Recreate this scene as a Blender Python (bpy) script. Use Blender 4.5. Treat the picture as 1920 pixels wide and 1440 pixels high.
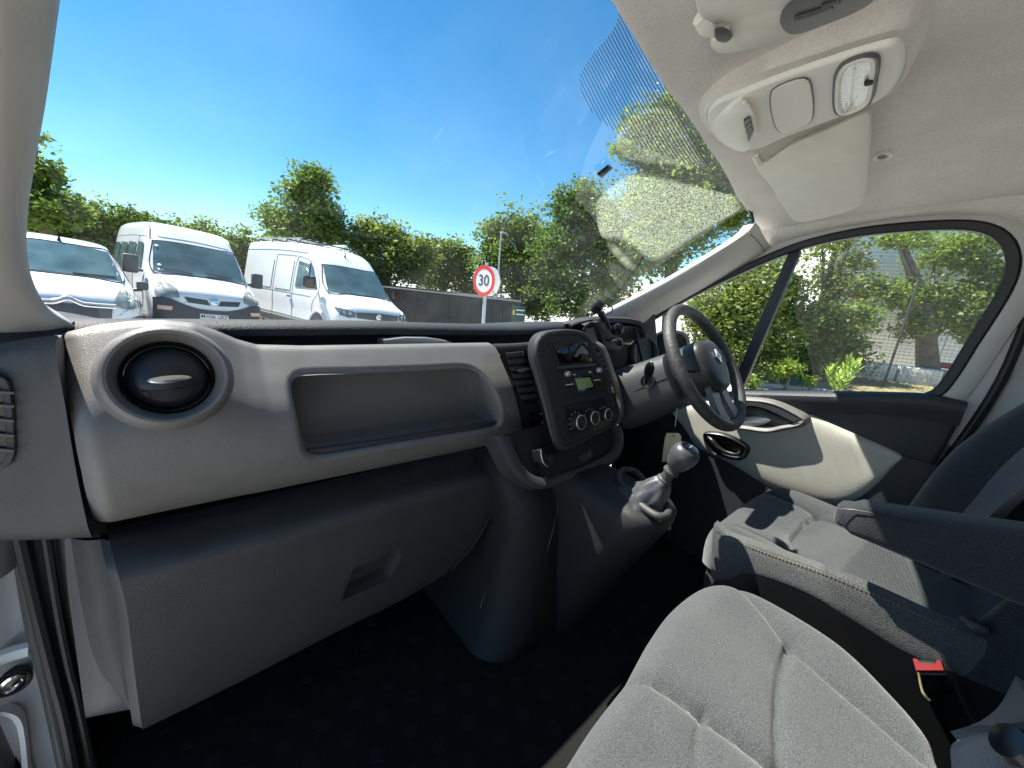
import bpy, bmesh, math, random
import numpy as np
from mathutils import Vector as V, Matrix
from mathutils.bvhtree import BVHTree
random.seed(7); rng = np.random.default_rng(7)
S = bpy.context.scene; COL = S.collection
for o in list(bpy.data.objects): bpy.data.objects.remove(o)

# ---------------------------------------------------------------- camera
# van frame: X to the driver's side, Y forward, Z up from the cab floor, metres
CAM = V((-0.68, -0.78, 0.98)); FPX = 707.18
XA = V((0.76118689, -0.09967924, 0.64082647)); YA = V((-0.64337, -0.24049294, 0.72679997)); ZA = V((0.08166738, -0.96551913, -0.2471907))
cd = bpy.data.cameras.new('camera'); cam = bpy.data.objects.new('camera', cd); COL.objects.link(cam)
cd.sensor_width = 36; cd.lens = 36 * FPX / 1920; cd.clip_start = 0.02; cd.clip_end = 2000
R3 = Matrix(((XA[0], -XA[1], -XA[2]), (YA[0], -YA[1], -YA[2]), (ZA[0], -ZA[1], -ZA[2])))
cam.matrix_world = Matrix.Translation(CAM) @ R3.to_4x4()
S.camera = cam
# ---------------------------------------------------------------- sky, sun, exposure
SUN = V((0.26, -0.61, -1.0)).normalized()
W = bpy.data.worlds.new('World'); S.world = W; W.use_nodes = True
wn = W.node_tree.nodes; bg = wn['Background']; sky = wn.new('ShaderNodeTexSky'); sky.sky_type = 'NISHITA'
sky.sun_disc = False; sky.sun_elevation = math.asin(-SUN.z); sky.sun_rotation = math.atan2(-SUN.x, -SUN.y)
sky.air_density = 1.0; sky.dust_density = 0.0; sky.ozone_density = 3.5; sky.altitude = 1200
hs = wn.new('ShaderNodeHueSaturation'); hs.inputs['Saturation'].default_value = 1.25; hs.inputs['Hue'].default_value = .49
W.node_tree.links.new(sky.outputs[0], hs.inputs['Color']); W.node_tree.links.new(hs.outputs[0], bg.inputs[0]); bg.inputs[1].default_value = 0.055
sl = bpy.data.lights.new('sun', 'SUN'); sl.energy = 4.0; sl.angle = math.radians(0.53); sl.color = (1, 0.95, 0.87)
so = bpy.data.objects.new('sun', sl); COL.objects.link(so); so.rotation_euler = SUN.to_track_quat('-Z', 'Y').to_euler(); so.location = (-3, 8, 15)
S.view_settings.view_transform = 'Standard'; S.view_settings.look = 'None'; S.view_settings.gamma = 1
S.view_settings.use_curve_mapping = False; S.view_settings.exposure = 1.95
S.cycles.max_bounces = 10; S.cycles.diffuse_bounces = 8; S.cycles.transparent_max_bounces = 24
S.cycles.use_denoising = True; S.cycles.sample_clamp_indirect = 6; S.cycles.caustics_reflective = False

# ---------------------------------------------------------------- helpers
def P(px, py, X=None, Y=None, Z=None, pl=None, off=0.0):
    """point where the sight line of a photo pixel meets a plane of the place"""
    c = V((px - 960, py - 720, FPX)); d = V((XA.dot(c), YA.dot(c), ZA.dot(c)))
    if pl: t = (pl[0] - CAM).dot(pl[1]) / d.dot(pl[1])
    elif X is not None: t = (X - CAM.x) / d.x
    elif Y is not None: t = (Y - CAM.y) / d.y
    else: t = (Z - CAM.z) / d.z
    return CAM + d * t
def PP(L, **k): return [P(a, b, **k) for a, b in L]
def cr(pts, n, closed=False):
    """Catmull-Rom resample, chord parameter"""
    A = np.array([tuple(p) for p in pts], float); m = len(A)
    if m == 2 and not closed:
        return [V(A[0] + (A[1] - A[0]) * i / (n - 1)) for i in range(n)]
    if closed: A = np.vstack([A[-1], A, A[0], A[1]])
    else: A = np.vstack([2 * A[0] - A[1], A, 2 * A[-1] - A[-2]])
    seg = np.linalg.norm(np.diff(A[1:-1], axis=0), axis=1) + 1e-9
    L = np.concatenate([[0], np.cumsum(seg)]); out = []
    T = np.linspace(0, L[-1], n, endpoint=not closed)
    for t in T:
        i = min(int(np.searchsorted(L, t, side='right')) - 1, len(seg) - 1); u = (t - L[i]) / seg[i]
        p0, p1, p2, p3 = A[i:i + 4]
        m1 = (p2 - p0) * seg[i] / (seg[i] + (seg[i - 1] if i > 0 else seg[i])); m2 = (p3 - p1) * seg[i] / (seg[i] + (seg[i + 1] if i + 1 < len(seg) else seg[i]))
        h = u * u * (3 - 2 * u)
        out.append(V(p1 * (1 - h) + p2 * h + m1 * (u ** 3 - 2 * u * u + u) + m2 * (u ** 3 - u * u)))
    return out
class MB:
    def __init__(s): s.v = []; s.f = []
    def add(s, vf):
        k = len(s.v); s.v += [tuple(p) for p in vf[0]]; s.f += [tuple(i + k for i in f) for f in vf[1]]; return s
def frombm(bm):
    bm.verts.index_update(); r = ([v.co.copy() for v in bm.verts], [[v.index for v in f.verts] for f in bm.faces]); bm.free(); return r
def rbox(c, size, bev=0.0, rot=None, seg=2):
    bm = bmesh.new(); bmesh.ops.create_cube(bm, size=1)
    for v in bm.verts: v.co = V((v.co.x * size[0], v.co.y * size[1], v.co.z * size[2]))
    if bev: bmesh.ops.bevel(bm, geom=bm.edges[:], offset=bev, segments=seg, profile=0.5, affect='EDGES')
    M = Matrix.Translation(V(c)) @ (rot.to_4x4() if rot else Matrix())
    bm.transform(M); return frombm(bm)
def prism(pts, d, bev=0.0, seg=2):
    bm = bmesh.new(); vs = [bm.verts.new(p) for p in pts]; f = bm.faces.new(vs)
    r = bmesh.ops.extrude_face_region(bm, geom=[f]); bmesh.ops.translate(bm, verts=[g for g in r['geom'] if isinstance(g, bmesh.types.BMVert)], vec=V(d))
    bmesh.ops.recalc_face_normals(bm, faces=bm.faces[:])
    if bev:
        E = [e for e in bm.edges if len(e.link_faces) == 2 and e.calc_face_angle(0) > 0.6 and any(len(q.verts) > 4 or len(pts) <= 4 for q in e.link_faces)]
        bmesh.ops.bevel(bm, geom=E, offset=bev, segments=seg, profile=0.5, affect='EDGES', clamp_overlap=True)
    return frombm(bm)
def patch(rows, nu=0, nv=0, thick=0.0):
    rows = [list(r) for r in rows]
    if nu: rows = [cr(r, nu) for r in rows]
    if nv: rows = list(zip(*[cr(c, nv) for c in zip(*rows)]))
    m, n = len(rows), len(rows[0]); vs = [V(p) for r in rows for p in r]
    fs = [(i * n + j, i * n + j + 1, (i + 1) * n + j + 1, (i + 1) * n + j) for i in range(m - 1) for j in range(n - 1)]
    if thick:
        nr = [V((0, 0, 0)) for _ in vs]
        for f in fs:
            k = (vs[f[2]] - vs[f[0]]).cross(vs[f[3]] - vs[f[1]])
            for i in f: nr[i] += k
        q = len(vs); b = [v - nn.normalized() * thick if nn.length > 0 else v for v, nn in zip(vs, nr)]
        bd = [j for j in range(n)] + [i * n + n - 1 for i in range(1, m)] + [(m - 1) * n + j for j in range(n - 2, -1, -1)] + [i * n for i in range(m - 2, 0, -1)]
        fs = fs + [tuple(reversed([i + q for i in f])) for f in fs] + [(bd[k], bd[k - 1], bd[k - 1] + q, bd[k] + q) for k in range(len(bd))]
        vs = vs + b
    return vs, fs
def loft(loops, cap0=False, cap1=False, open_=False):
    n = len(loops[0]); vs = [V(p) for l in loops for p in l]; e = n - 1 if open_ else n
    fs = [(i * n + j, i * n + (j + 1) % n, (i + 1) * n + (j + 1) % n, (i + 1) * n + j) for i in range(len(loops) - 1) for j in range(e)]
    if cap0: fs.append(tuple(reversed(range(n))))
    if cap1: fs.append(tuple(range(len(vs) - n, len(vs))))
    return vs, fs
def tube(path, r, seg=8, n=0, closed=False, flat=1.0):
    p = cr(path, n, closed) if n else [V(q) for q in path]
    m = len(p); R = r if isinstance(r, (list, tuple)) else [r] * m
    if len(R) != m: R = list(np.interp(np.linspace(0, 1, m), np.linspace(0, 1, len(R)), R))
    loops = []; up = None
    for i in range(m):
        t = (p[(i + 1) % m] - p[i - 1]) if closed else (p[min(i + 1, m - 1)] - p[max(i - 1, 0)])
        t.normalize()
        if up is None: up = V((0, 0, 1)) if abs(t.z) < 0.9 else V((0, 1, 0))
        a = (up - t * up.dot(t)).normalized(); b = t.cross(a); up = a
        loops.append([p[i] + (a * math.cos(2 * math.pi * k / seg) * flat + b * math.sin(2 * math.pi * k / seg)) * R[i] for k in range(seg)])
    if closed:
        loops.append(loops[0]); return loft(loops)
    return loft(loops, True, True)
def axes(n, up=V((0, 0, 1))):
    n = V(n).normalized(); x = up.cross(n)
    x = x.normalized() if x.length > 1e-4 else V((1, 0, 0)); return x, n.cross(x), n
def lathe(prof, o, ax, seg=32, sx=1.0, sy=1.0, cap0=False, cap1=False, ang=None, up=V((0, 0, 1))):
    x, y, n = axes(ax, up); o = V(o)
    return loft([[o + x * (r * sx * math.cos(2 * math.pi * k / seg)) + y * (r * sy * math.sin(2 * math.pi * k / seg)) + n * h for k in range(seg)] for r, h in prof], cap0, cap1)
def rr2(w, h, r, k=5):
    out = []
    for cx, cy, a0 in ((w / 2 - r, h / 2 - r, 0), (-w / 2 + r, h / 2 - r, 90), (-w / 2 + r, -h / 2 + r, 180), (w / 2 - r, -h / 2 + r, 270)):
        for i in range(k + 1):
            a = math.radians(a0 + 90 * i / k); out.append((cx + r * math.cos(a), cy + r * math.sin(a)))
    return out
def rounded(pts, r, k=4):
    """polygon with its corners rounded"""
    n = len(pts); out = []
    for i in range(n):
        p, a, b = V(pts[i]), V(pts[i - 1]), V(pts[(i + 1) % n])
        da, db = a - p, b - p; q = min(r, da.length * .45, db.length * .45)
        A, B = p + da.normalized() * q, p + db.normalized() * q
        for j in range(k + 1):
            t = j / k; out.append(A * (1 - t) ** 2 + p * 2 * t * (1 - t) + B * t * t)
    return out
def shrink(pts, d, n):
    """offset a planar closed outline inwards by d (normal n)"""
    n = V(n).normalized(); m = len(pts); c = sum((V(p) for p in pts), V()) / m; out = []
    ar = sum(((V(pts[i]) - c).cross(V(pts[(i + 1) % m]) - c).dot(n)) for i in range(m)); s = 1 if ar > 0 else -1
    for i in range(m):
        t = (V(pts[(i + 1) % m]) - V(pts[i - 1])); t = t - n * t.dot(n)
        out.append(V(pts[i]) + n.cross(t).normalized() * d * s)
    return out
def ring(pts, d, n, depth, back=None):
    """closed frame: outline pts, width d (inwards), depth along -n"""
    a = [V(p) for p in pts]; b = shrink(a, d, n); k = V(n).normalized() * depth
    e = shrink(a, d * .18, n); g = shrink(a, d * .82, n); lift = V(n).normalized() * min(depth, d) * .2
    L = [[p - k for p in a], a, [p + lift for p in e], [p + lift for p in g], b, [p - k for p in b]]
    L.append(L[0]); return loft(L)

def mk(name, vf, mat, parent=None, sharp=38, smooth=True, flip=False):
    if isinstance(vf, MB): vf = (vf.v, vf.f)
    me = bpy.data.meshes.new(name); me.from_pydata([tuple(v) for v in vf[0]], [], [tuple(f) for f in vf[1]])
    bm = bmesh.new(); bm.from_mesh(me); bmesh.ops.recalc_face_normals(bm, faces=bm.faces[:])
    if flip: bmesh.ops.reverse_faces(bm, faces=bm.faces[:])
    if smooth:
        lim = math.radians(sharp)
        for f in bm.faces: f.smooth = True
        for e in bm.edges: e.smooth = not (len(e.link_faces) == 2 and e.calc_face_angle(0) > lim)
    bm.to_mesh(me); bm.free()
    if mat: me.materials.append(mat)
    o = bpy.data.objects.new(name, me); COL.objects.link(o)
    if parent: adopt(o, parent)
    return o
BASE = {}
def adopt(o, parent):
    o.parent = parent
    if parent.name in BASE: o.matrix_parent_inverse = BASE[parent.name].inverted()
def thing(name, label, cat, loc=(0, 0, 0), group=None, world=True, rot=None):
    o = bpy.data.objects.new(name, None); COL.objects.link(o); o.location = loc; o.empty_display_size = .05
    if rot: o.rotation_euler = rot
    if world: BASE[o.name] = Matrix.Translation(V(loc))
    return tag(o, label, cat, group)
def tag(o, label=None, cat=None, group=None, kind=None):
    for k, v in (('label', label), ('category', cat), ('group', group), ('kind', kind)):
        if v: o[k] = v
    return o
def textmesh(name, body, size, mat, parent, M, bold=0.0, ext=0.001, space=1.0):
    cu = bpy.data.curves.new(name, 'FONT'); cu.body = body; cu.size = size; cu.align_x = 'CENTER'; cu.align_y = 'CENTER'; cu.extrude = ext; cu.offset = bold; cu.space_character = space
    t = bpy.data.objects.new(name + '_tmp', cu); COL.objects.link(t)
    me = bpy.data.meshes.new_from_object(t.evaluated_get(bpy.context.evaluated_depsgraph_get())); bpy.data.objects.remove(t)
    me.transform(M); me.materials.clear(); me.materials.append(mat); me.name = name
    o = bpy.data.objects.new(name, me); COL.objects.link(o)
    if parent: adopt(o, parent)
    return o

# ---------------------------------------------------------------- materials
def mat(name, col, rough=.5, metal=0, bump=0, bscale=300, var=0, vscale=8, spec=.5, coat=0, detail=3, sheen=0, trans=0):
    m = bpy.data.materials.new(name); m.use_nodes = True; nt = m.node_tree; b = nt.nodes['Principled BSDF']
    b.inputs['Base Color'].default_value = (*col, 1); b.inputs['Roughness'].default_value = rough; b.inputs['Metallic'].default_value = metal
    b.inputs['Specular IOR Level'].default_value = spec; b.inputs['Coat Weight'].default_value = coat; b.inputs['Sheen Weight'].default_value = sheen
    tc = nt.nodes.new('ShaderNodeTexCoord')
    if bump:
        n = nt.nodes.new('ShaderNodeTexNoise'); n.inputs['Scale'].default_value = bscale; n.inputs['Detail'].default_value = detail
        bp = nt.nodes.new('ShaderNodeBump'); bp.inputs['Strength'].default_value = bump; bp.inputs['Distance'].default_value = .002
        nt.links.new(tc.outputs['Object'], n.inputs['Vector']); nt.links.new(n.outputs['Fac'], bp.inputs['Height']); nt.links.new(bp.outputs['Normal'], b.inputs['Normal'])
    if var:
        n = nt.nodes.new('ShaderNodeTexNoise'); n.inputs['Scale'].default_value = vscale; n.inputs['Detail'].default_value = 5
        r = nt.nodes.new('ShaderNodeValToRGB'); r.color_ramp.elements[0].position = .3; r.color_ramp.elements[1].position = .7
        r.color_ramp.elements[0].color = (*[c * (1 - var) for c in col], 1); r.color_ramp.elements[1].color = (*[min(1, c * (1 + var)) for c in col], 1)
        nt.links.new(tc.outputs['Object'], n.inputs['Vector']); nt.links.new(n.outputs['Fac'], r.inputs['Fac']); nt.links.new(r.outputs['Color'], b.inputs['Base Color'])
    return m
def fabric(name, col, lo, hi, scale=520, rough=.95, bump=.5):
    m = mat(name, col, rough, bump=bump, bscale=scale, sheen=.25, spec=.2); nt = m.node_tree; b = nt.nodes['Principled BSDF']
    tc = next(n for n in nt.nodes if n.type == 'TEX_COORD')
    n1 = nt.nodes.new('ShaderNodeTexNoise'); n1.inputs['Scale'].default_value = scale; n1.inputs['Detail'].default_value = 4; n1.inputs['Roughness'].default_value = .7
    r = nt.nodes.new('ShaderNodeValToRGB'); r.color_ramp.elements[0].position = .34; r.color_ramp.elements[1].position = .68
    r.color_ramp.elements[0].color = (*lo, 1); r.color_ramp.elements[1].color = (*hi, 1)
    n2 = nt.nodes.new('ShaderNodeTexNoise'); n2.inputs['Scale'].default_value = 9; n2.inputs['Detail'].default_value = 3
    mx = nt.nodes.new('ShaderNodeMix'); mx.data_type = 'RGBA'; mx.blend_type = 'MULTIPLY'; mx.inputs[0].default_value = .5
    r2 = nt.nodes.new('ShaderNodeValToRGB'); r2.color_ramp.elements[0].position = .3; r2.color_ramp.elements[0].color = (.72, .72, .72, 1); r2.color_ramp.elements[1].position = .7
    L = nt.links.new; L(tc.outputs['Object'], n1.inputs['Vector']); L(tc.outputs['Object'], n2.inputs['Vector']); L(n1.outputs['Fac'], r.inputs['Fac']); L(n2.outputs['Fac'], r2.inputs['Fac'])
    L(r.outputs['Color'], mx.inputs[6]); L(r2.outputs['Color'], mx.inputs[7]); L(mx.outputs[2], b.inputs['Base Color'])
    return m
def glass(name, tint, refl=.06, rough=.0, dirt=0.0):
    m = bpy.data.materials.new(name); m.use_nodes = True; nt = m.node_tree; nt.nodes.clear(); N = nt.nodes.new; L = nt.links.new
    o = N('ShaderNodeOutputMaterial'); t = N('ShaderNodeBsdfTransparent'); t.inputs[0].default_value = (*tint, 1); g = N('ShaderNodeBsdfGlossy'); g.inputs['Roughness'].default_value = rough
    lw = N('ShaderNodeLayerWeight'); lw.inputs[0].default_value = .5; pw = N('ShaderNodeMath'); pw.operation = 'POWER'; pw.inputs[1].default_value = 5; mp = N('ShaderNodeMath'); mp.operation = 'MULTIPLY_ADD'; mp.inputs[1].default_value = .55; mp.inputs[2].default_value = refl
    mx = N('ShaderNodeMixShader'); L(lw.outputs['Facing'], pw.inputs[0]); L(pw.outputs[0], mp.inputs[0]); L(mp.outputs[0], mx.inputs[0]); L(t.outputs[0], mx.inputs[1]); L(g.outputs[0], mx.inputs[2])
    last = mx
    if dirt:
        d = N('ShaderNodeBsdfTranslucent'); d.inputs[0].default_value = (.75, .75, .72, 1); tc = N('ShaderNodeTexCoord'); n = N('ShaderNodeTexNoise'); n.inputs['Scale'].default_value = 5; n.inputs['Detail'].default_value = 8
        r = N('ShaderNodeMapRange'); r.inputs['From Min'].default_value = .4; r.inputs['From Max'].default_value = .8; r.inputs['To Max'].default_value = dirt
        m2 = N('ShaderNodeMixShader'); L(tc.outputs['Object'], n.inputs['Vector']); L(n.outputs['Fac'], r.inputs['Value']); L(r.outputs[0], m2.inputs[0]); L(mx.outputs[0], m2.inputs[1]); L(d.outputs[0], m2.inputs[2]); last = m2
    L(last.outputs[0], o.inputs[0]); return m

M_DASH = mat('dark_dash_plastic', (.044, .0435, .044), .5, bump=.45, bscale=600, var=.10, vscale=14)
M_DASHTOP = mat('dash_top_plastic', (.026, .027, .031), .6, bump=.9, bscale=330, spec=.3)
M_CONSOLE = mat('console_plastic', (.020, .0195, .020), .6, bump=.25, bscale=500, spec=.3)
M_BLACK = mat('black_plastic', (.008, .008, .009), .3)
M_GLOSS = mat('gloss_black', (.004, .004, .005), .08)
M_TRIM = mat('grey_beige_trim', (.148, .140, .133), .45, bump=.35, bscale=650, var=.07, vscale=25)
M_TRIMDK = mat('grey_trim_dark', (.095, .093, .092), .5, bump=.2, bscale=500)
M_PILLAR = mat('pillar_trim', (.46, .44, .41), .5, bump=.15, bscale=400)
M_DOORTRIM = mat('door_trim_beige', (.42, .40, .345), .55, bump=.25, bscale=420, var=.04, vscale=12)
M_DOORDK = mat('door_card_dark', (.022, .024, .03), .55, bump=.3, bscale=450)
M_HEAD = fabric('headliner_felt', (.5, .47, .42), (.69, .655, .60), (.83, .79, .73), 260, .97, .35)
M_VISOR = mat('visor_vinyl', (.72, .69, .61), .65, bump=.2, bscale=500, var=.04, vscale=25)
M_OVER = mat('overhead_plastic', (.84, .82, .74), .5, bump=.1, bscale=500)
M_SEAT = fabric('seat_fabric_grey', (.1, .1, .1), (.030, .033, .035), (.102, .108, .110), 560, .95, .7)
M_SEATDK = fabric('seat_fabric_dark', (.03, .03, .03), (.016, .017, .019), (.05, .053, .057), 500, .95, .5)
M_SEATSIDE = fabric('seat_fabric_side', (.05, .05, .05), (.035, .036, .036), (.13, .132, .128), 480, .95, .6)
M_CARPET = mat('rubber_mat', (.008, .0078, .0078), .9, bump=.8, bscale=260, spec=.2)
M_CHROME = mat('chrome', (.75, .75, .75), .15, metal=1)
M_SILVER = mat('silver_plastic', (.5, .5, .5), .3, metal=.6)
M_RUBBER = mat('rubber_seal', (.012, .012, .014), .5)
M_WHITEP = mat('white_van_paint', (.72, .74, .76), .25, coat=.6, bump=.02, bscale=6, var=.03, vscale=2)
M_INNERP = mat('inner_white_paint', (.80, .82, .85), .3, coat=.4)
M_LEATHER = mat('wheel_leather', (.045, .044, .042), .55, bump=.9, bscale=170, var=.25, vscale=60)
M_HUB = mat('airbag_cover', (.03, .032, .031), .42, bump=.3, bscale=420)
M_RED = mat('red_buckle', (.20, .006, .009), .6, spec=.15)
M_STITCH = mat('stitch_thread', (.26, .17, .10), .9)
M_LCD = mat('radio_lcd', (.22, .30, .10), .2)
M_MARK = mat('white_print', (.75, .75, .75), .6)
M_MARKR = mat('red_print', (.6, .08, .03), .6)
M_TAG = mat('key_tag_card', (.62, .55, .30), .7, var=.08, vscale=60)
M_GLASS = glass('windscreen_glass', (.90, .945, .93), .045, dirt=.02)
M_SGLASS = glass('side_glass', (.90, .95, .93), .025, dirt=.006)
def specks(m, scale=70, thr=.665, col=(.16, .155, .15), amt=.6):
    """sparse dust and lint lying on a plastic"""
    nt = m.node_tree; b = nt.nodes['Principled BSDF']; tc = next(n for n in nt.nodes if n.type == 'TEX_COORD'); L = nt.links.new
    n = nt.nodes.new('ShaderNodeTexNoise'); n.inputs['Scale'].default_value = scale; n.inputs['Detail'].default_value = 8; n.inputs['Roughness'].default_value = .75
    r = nt.nodes.new('ShaderNodeMapRange'); r.inputs['From Min'].default_value = thr; r.inputs['From Max'].default_value = thr + .05; r.inputs['To Max'].default_value = amt
    mx = nt.nodes.new('ShaderNodeMix'); mx.data_type = 'RGBA'; mx.inputs[7].default_value = (*col, 1); L(tc.outputs['Object'], n.inputs['Vector']); L(n.outputs['Fac'], r.inputs['Value']); L(r.outputs[0], mx.inputs[0])
    src = b.inputs['Base Color'].links[0].from_socket if b.inputs['Base Color'].links else None
    if src: L(src, mx.inputs[6])
    else: mx.inputs[6].default_value = b.inputs['Base Color'].default_value
    L(mx.outputs[2], b.inputs['Base Color'])
for m_ in (M_DASH, M_CONSOLE, M_DASHTOP, M_CARPET): specks(m_)
M_VBAR = mat('vent_black', (.010, .012, .017), .35, bump=.15, bscale=500)
M_SEATDR = fabric('seat_fabric_dimmed', (.1, .1, .1), (.024, .026, .028), (.080, .085, .087), 560, .95, .7)  # grey seat fabric again, colour darkened for its angle to the light
# ================================================================ the cab shell
X0 = -0.065
def lerp(x, xs, ys): return float(np.interp(x, xs, ys))
HX = [-.95, -.6, -.186, .03, .33, .6, .70, .80]; HY = [-.33, -.36, -.372, -.33, -.288, -.272, -.285, -.31]
def head_z(x, y):
    r = abs(x - X0) / .80; zc = 1.365 + .06 * (1 - math.exp(min(0, (y + .33)) / .3)); return zc - .125 * r ** 3
cab = thing('van_cab', 'pale grey cab interior of the van with roof lining, pillars, windscreen and floor', 'van cab', (X0, -.5, 0))
def hy(x): return lerp(x, HX, HY)
xs = list(np.linspace(-.93, .815, 50)); rows = []
for t in np.linspace(0, 1, 34):
    r = []
    for x in xs:
        y = hy(x) + (-1.55 - hy(x)) * t ** 1.3; r.append((x, y, head_z(x, y)))
    rows.append(r)
lip = [(x, hy(x) + .012, head_z(x, hy(x)) + .004) for x in xs]; lip2 = [(x, hy(x) + .016, head_z(x, hy(x)) + .03) for x in xs]
hd_ = patch([lip2, lip] + rows); HLB = BVHTree.FromPolygons(*hd_); mk('headliner', hd_, M_HEAD, cab)
# cant rail of the lining above the driver's door
rail = [P(*q, X=.80) for q in [(1400, 482), (1432, 468), (1520, 441), (1600, 424), (1700, 409), (1780, 404), (1860, 408), (1930, 425), (2000, 470)]]
railin = [V((.765, p.y + .0, head_z(.765, min(p.y, -.31)) + .004)) for p in rail]
railmid = [(a + b) / 2 + V((-.012, 0, -.004)) for a, b in zip(rail, railin)]
mk('cant_rail', patch([railin, railmid, rail, [p + V((.02, 0, .0)) for p in rail]], 40, 12), M_HEAD, cab)
# right A-pillar
ri = [P(1085, 616, X=.70), P(1105, 603, X=.70), P(1180, 566, X=.695), P(1250, 530, X=.69), P(1330, 484, X=.685), P(1404, 437, X=.68), P(1418, 420, X=.68)]
ro = [P(1195, 612, X=.79), P(1213, 600, X=.79), P(1262, 572, X=.79), P(1310, 545, X=.79), P(1365, 513, X=.79), P(1434, 472, X=.79), P(1445, 462, X=.79)]
rm = [a * .55 + b * .45 + V((-.018, -.012, .0)) * (1, 1, 1, 1, .8, .25, .0)[i] for i, (a, b) in enumerate(zip(ri, ro))]
mk('pillar_trim', patch([[p + V((.01, .04, 0)) for p in ri], ri, rm, ro, [p + V((.03, 0, 0)) for p in ro]], 40, 18), M_PILLAR, cab)
# joint where the pillar trim meets the roof lining
j = [ri[5] + V((-.004, -.002, 0)), rm[5] + V((-.006, -.004, 0)), ro[5] + V((-.004, -.002, 0))]
mk('trim_joint', tube(j, .0014, 6, 12), M_TRIM, cab)
# left A-pillar, close to the camera
LPR = [(122, -60), (113, 0), (98, 110), (85, 200), (62, 330), (51, 420), (52, 480), (64, 532), (90, 578), (133, 607)]; LPY = [-.24, -.20, -.15, -.10, -.03, .02, .05, .08, .105, .13]
LPL = [-60, 0, 110, 205, 345, 450, 520, 580, 625, 664]; rows = []
for (a, b), y, yl in zip(LPR, LPY, LPL):
    r = [P(a, b, Y=y) + V((-.02, .06, .01)), P(a, b, Y=y)]
    for k, f in enumerate((.10, .3, .6, 1.0)):
        r.append(P(a + (-90 - a) * f, b + (yl - b) * f, Y=y - (.022, .035, .04, .02)[k] * (1 if b < 560 else .8)))
    rows.append(r)
rows.append([p + V((0, .03, -.012)) for p in rows[-1]])
mk('pillar_trim', patch(rows, 26, 60), M_PILLAR, cab)
# windscreen
def wsp(u, v):      # u across, v up (0 base .. 1 header)
    xb = -.80 + 1.53 * u; b = V((xb, .34 - .10 * (abs(xb - X0) / .8) ** 2.2, .855))
    xt = -.79 + 1.47 * u; t = V((xt, hy(xt) + .012, head_z(xt, hy(xt)) + .012)); p = b.lerp(t, v)
    bow = 4 * v * (1 - v) * .035; p += V((0, bow * .55, bow)); return p
mk('windscreen', patch([[wsp(u, v) for u in np.linspace(0, 1, 40)] for v in np.linspace(-.05, 1, 30)]), M_GLASS, cab)
ws = [P(1085, 616, X=.712), P(1105, 603, X=.712), P(1180, 564, X=.707), P(1250, 527, X=.702), P(1330, 480, X=.697), P(1400, 434, X=.69), P(1412, 418, X=.688), P(1408, 398, X=.68), P(1385, 368, X=.64)]
mk('windscreen_edge', tube(ws, .0042, 6, 40), M_RUBBER, cab)
WSB = BVHTree.FromPolygons(*patch([[wsp(u, v) for u in np.linspace(-.1, 1.1, 60)] for v in np.linspace(-.1, 1.1, 50)]))
def on_ws(px, py, off=.003):
    c = V((px - 960, py - 720, FPX)); d = V((XA.dot(c), YA.dot(c), ZA.dot(c))).normalized(); h = WSB.ray_cast(CAM, d)
    return (h[0] - d * off) if h[0] is not None else CAM + d * .9
def film(name, top, bot, nu, nv, m, off, parent, par=False):
    T, B = cr([V((a, b, 0)) for a, b in top], nu), cr([V((a, b, 0)) for a, b in bot], nu)
    vs, fs = patch([[on_ws(*T[i].lerp(B[i], k / (nv - 1)).xy, off) for i in range(nu)] for k in range(nv)])
    o = mk(name, (vs, fs), m, parent); uv = o.data.uv_layers.new(name='uv')
    for l in o.data.loops:
        i, k = l.vertex_index % nu, l.vertex_index // nu; uv.data[l.index].uv = (i / (nu - 1), (1 - k / (nv - 1)) * (T[i] - B[i]).length / 190 if par else k / (nv - 1))
    return o
def dotmat(name, nu, nv, rad):
    m = bpy.data.materials.new(name); m.use_nodes = True; nt = m.node_tree; N = nt.nodes.new; L = nt.links.new; nt.nodes.clear()
    o = N('ShaderNodeOutputMaterial'); t = N('ShaderNodeBsdfTransparent'); d = N('ShaderNodeBsdfDiffuse'); d.inputs[0].default_value = (.22, .23, .24, 1)
    uv = N('ShaderNodeUVMap'); sp = N('ShaderNodeSeparateXYZ'); L(uv.outputs[0], sp.inputs[0]); mx = N('ShaderNodeMixShader')
    def ma(op, a, b):
        n = N('ShaderNodeMath'); n.operation = op
        for i, q in enumerate((a, b)):
            if isinstance(q, (int, float)): n.inputs[i].default_value = q
            else: L(q, n.inputs[i])
        return n.outputs[0]
    fu = ma('ABSOLUTE', ma('SUBTRACT', ma('FRACT', ma('MULTIPLY', sp.outputs[0], nu), 0), .5), 0); fv = ma('ABSOLUTE', ma('SUBTRACT', ma('FRACT', ma('MULTIPLY', sp.outputs[1], nv), 0), .5), 0)
    r = ma('SUBTRACT', rad, ma('MULTIPLY', sp.outputs[1], rad * .62))
    f = ma('MULTIPLY', ma('LESS_THAN', fv, r), ma('LESS_THAN', fu, .47))
    L(f, mx.inputs[0]); L(t.outputs[0], mx.inputs[1]); L(d.outputs[0], mx.inputs[2]); L(mx.outputs[0], o.inputs[0]); return m
hdr = [(1160, -12), (1185, 25), (1215, 85), (1250, 148), (1290, 218), (1330, 287), (1365, 343), (1392, 375)]
frit = [(1160, -12), (1155, 45), (1108, 107), (1086, 150), (1112, 212), (1190, 268), (1270, 300), (1385, 352)]
film('shade_band', frit, hdr, 60, 30, dotmat('dotted_band', 260, 30, .21), .004, cab, True)
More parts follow.
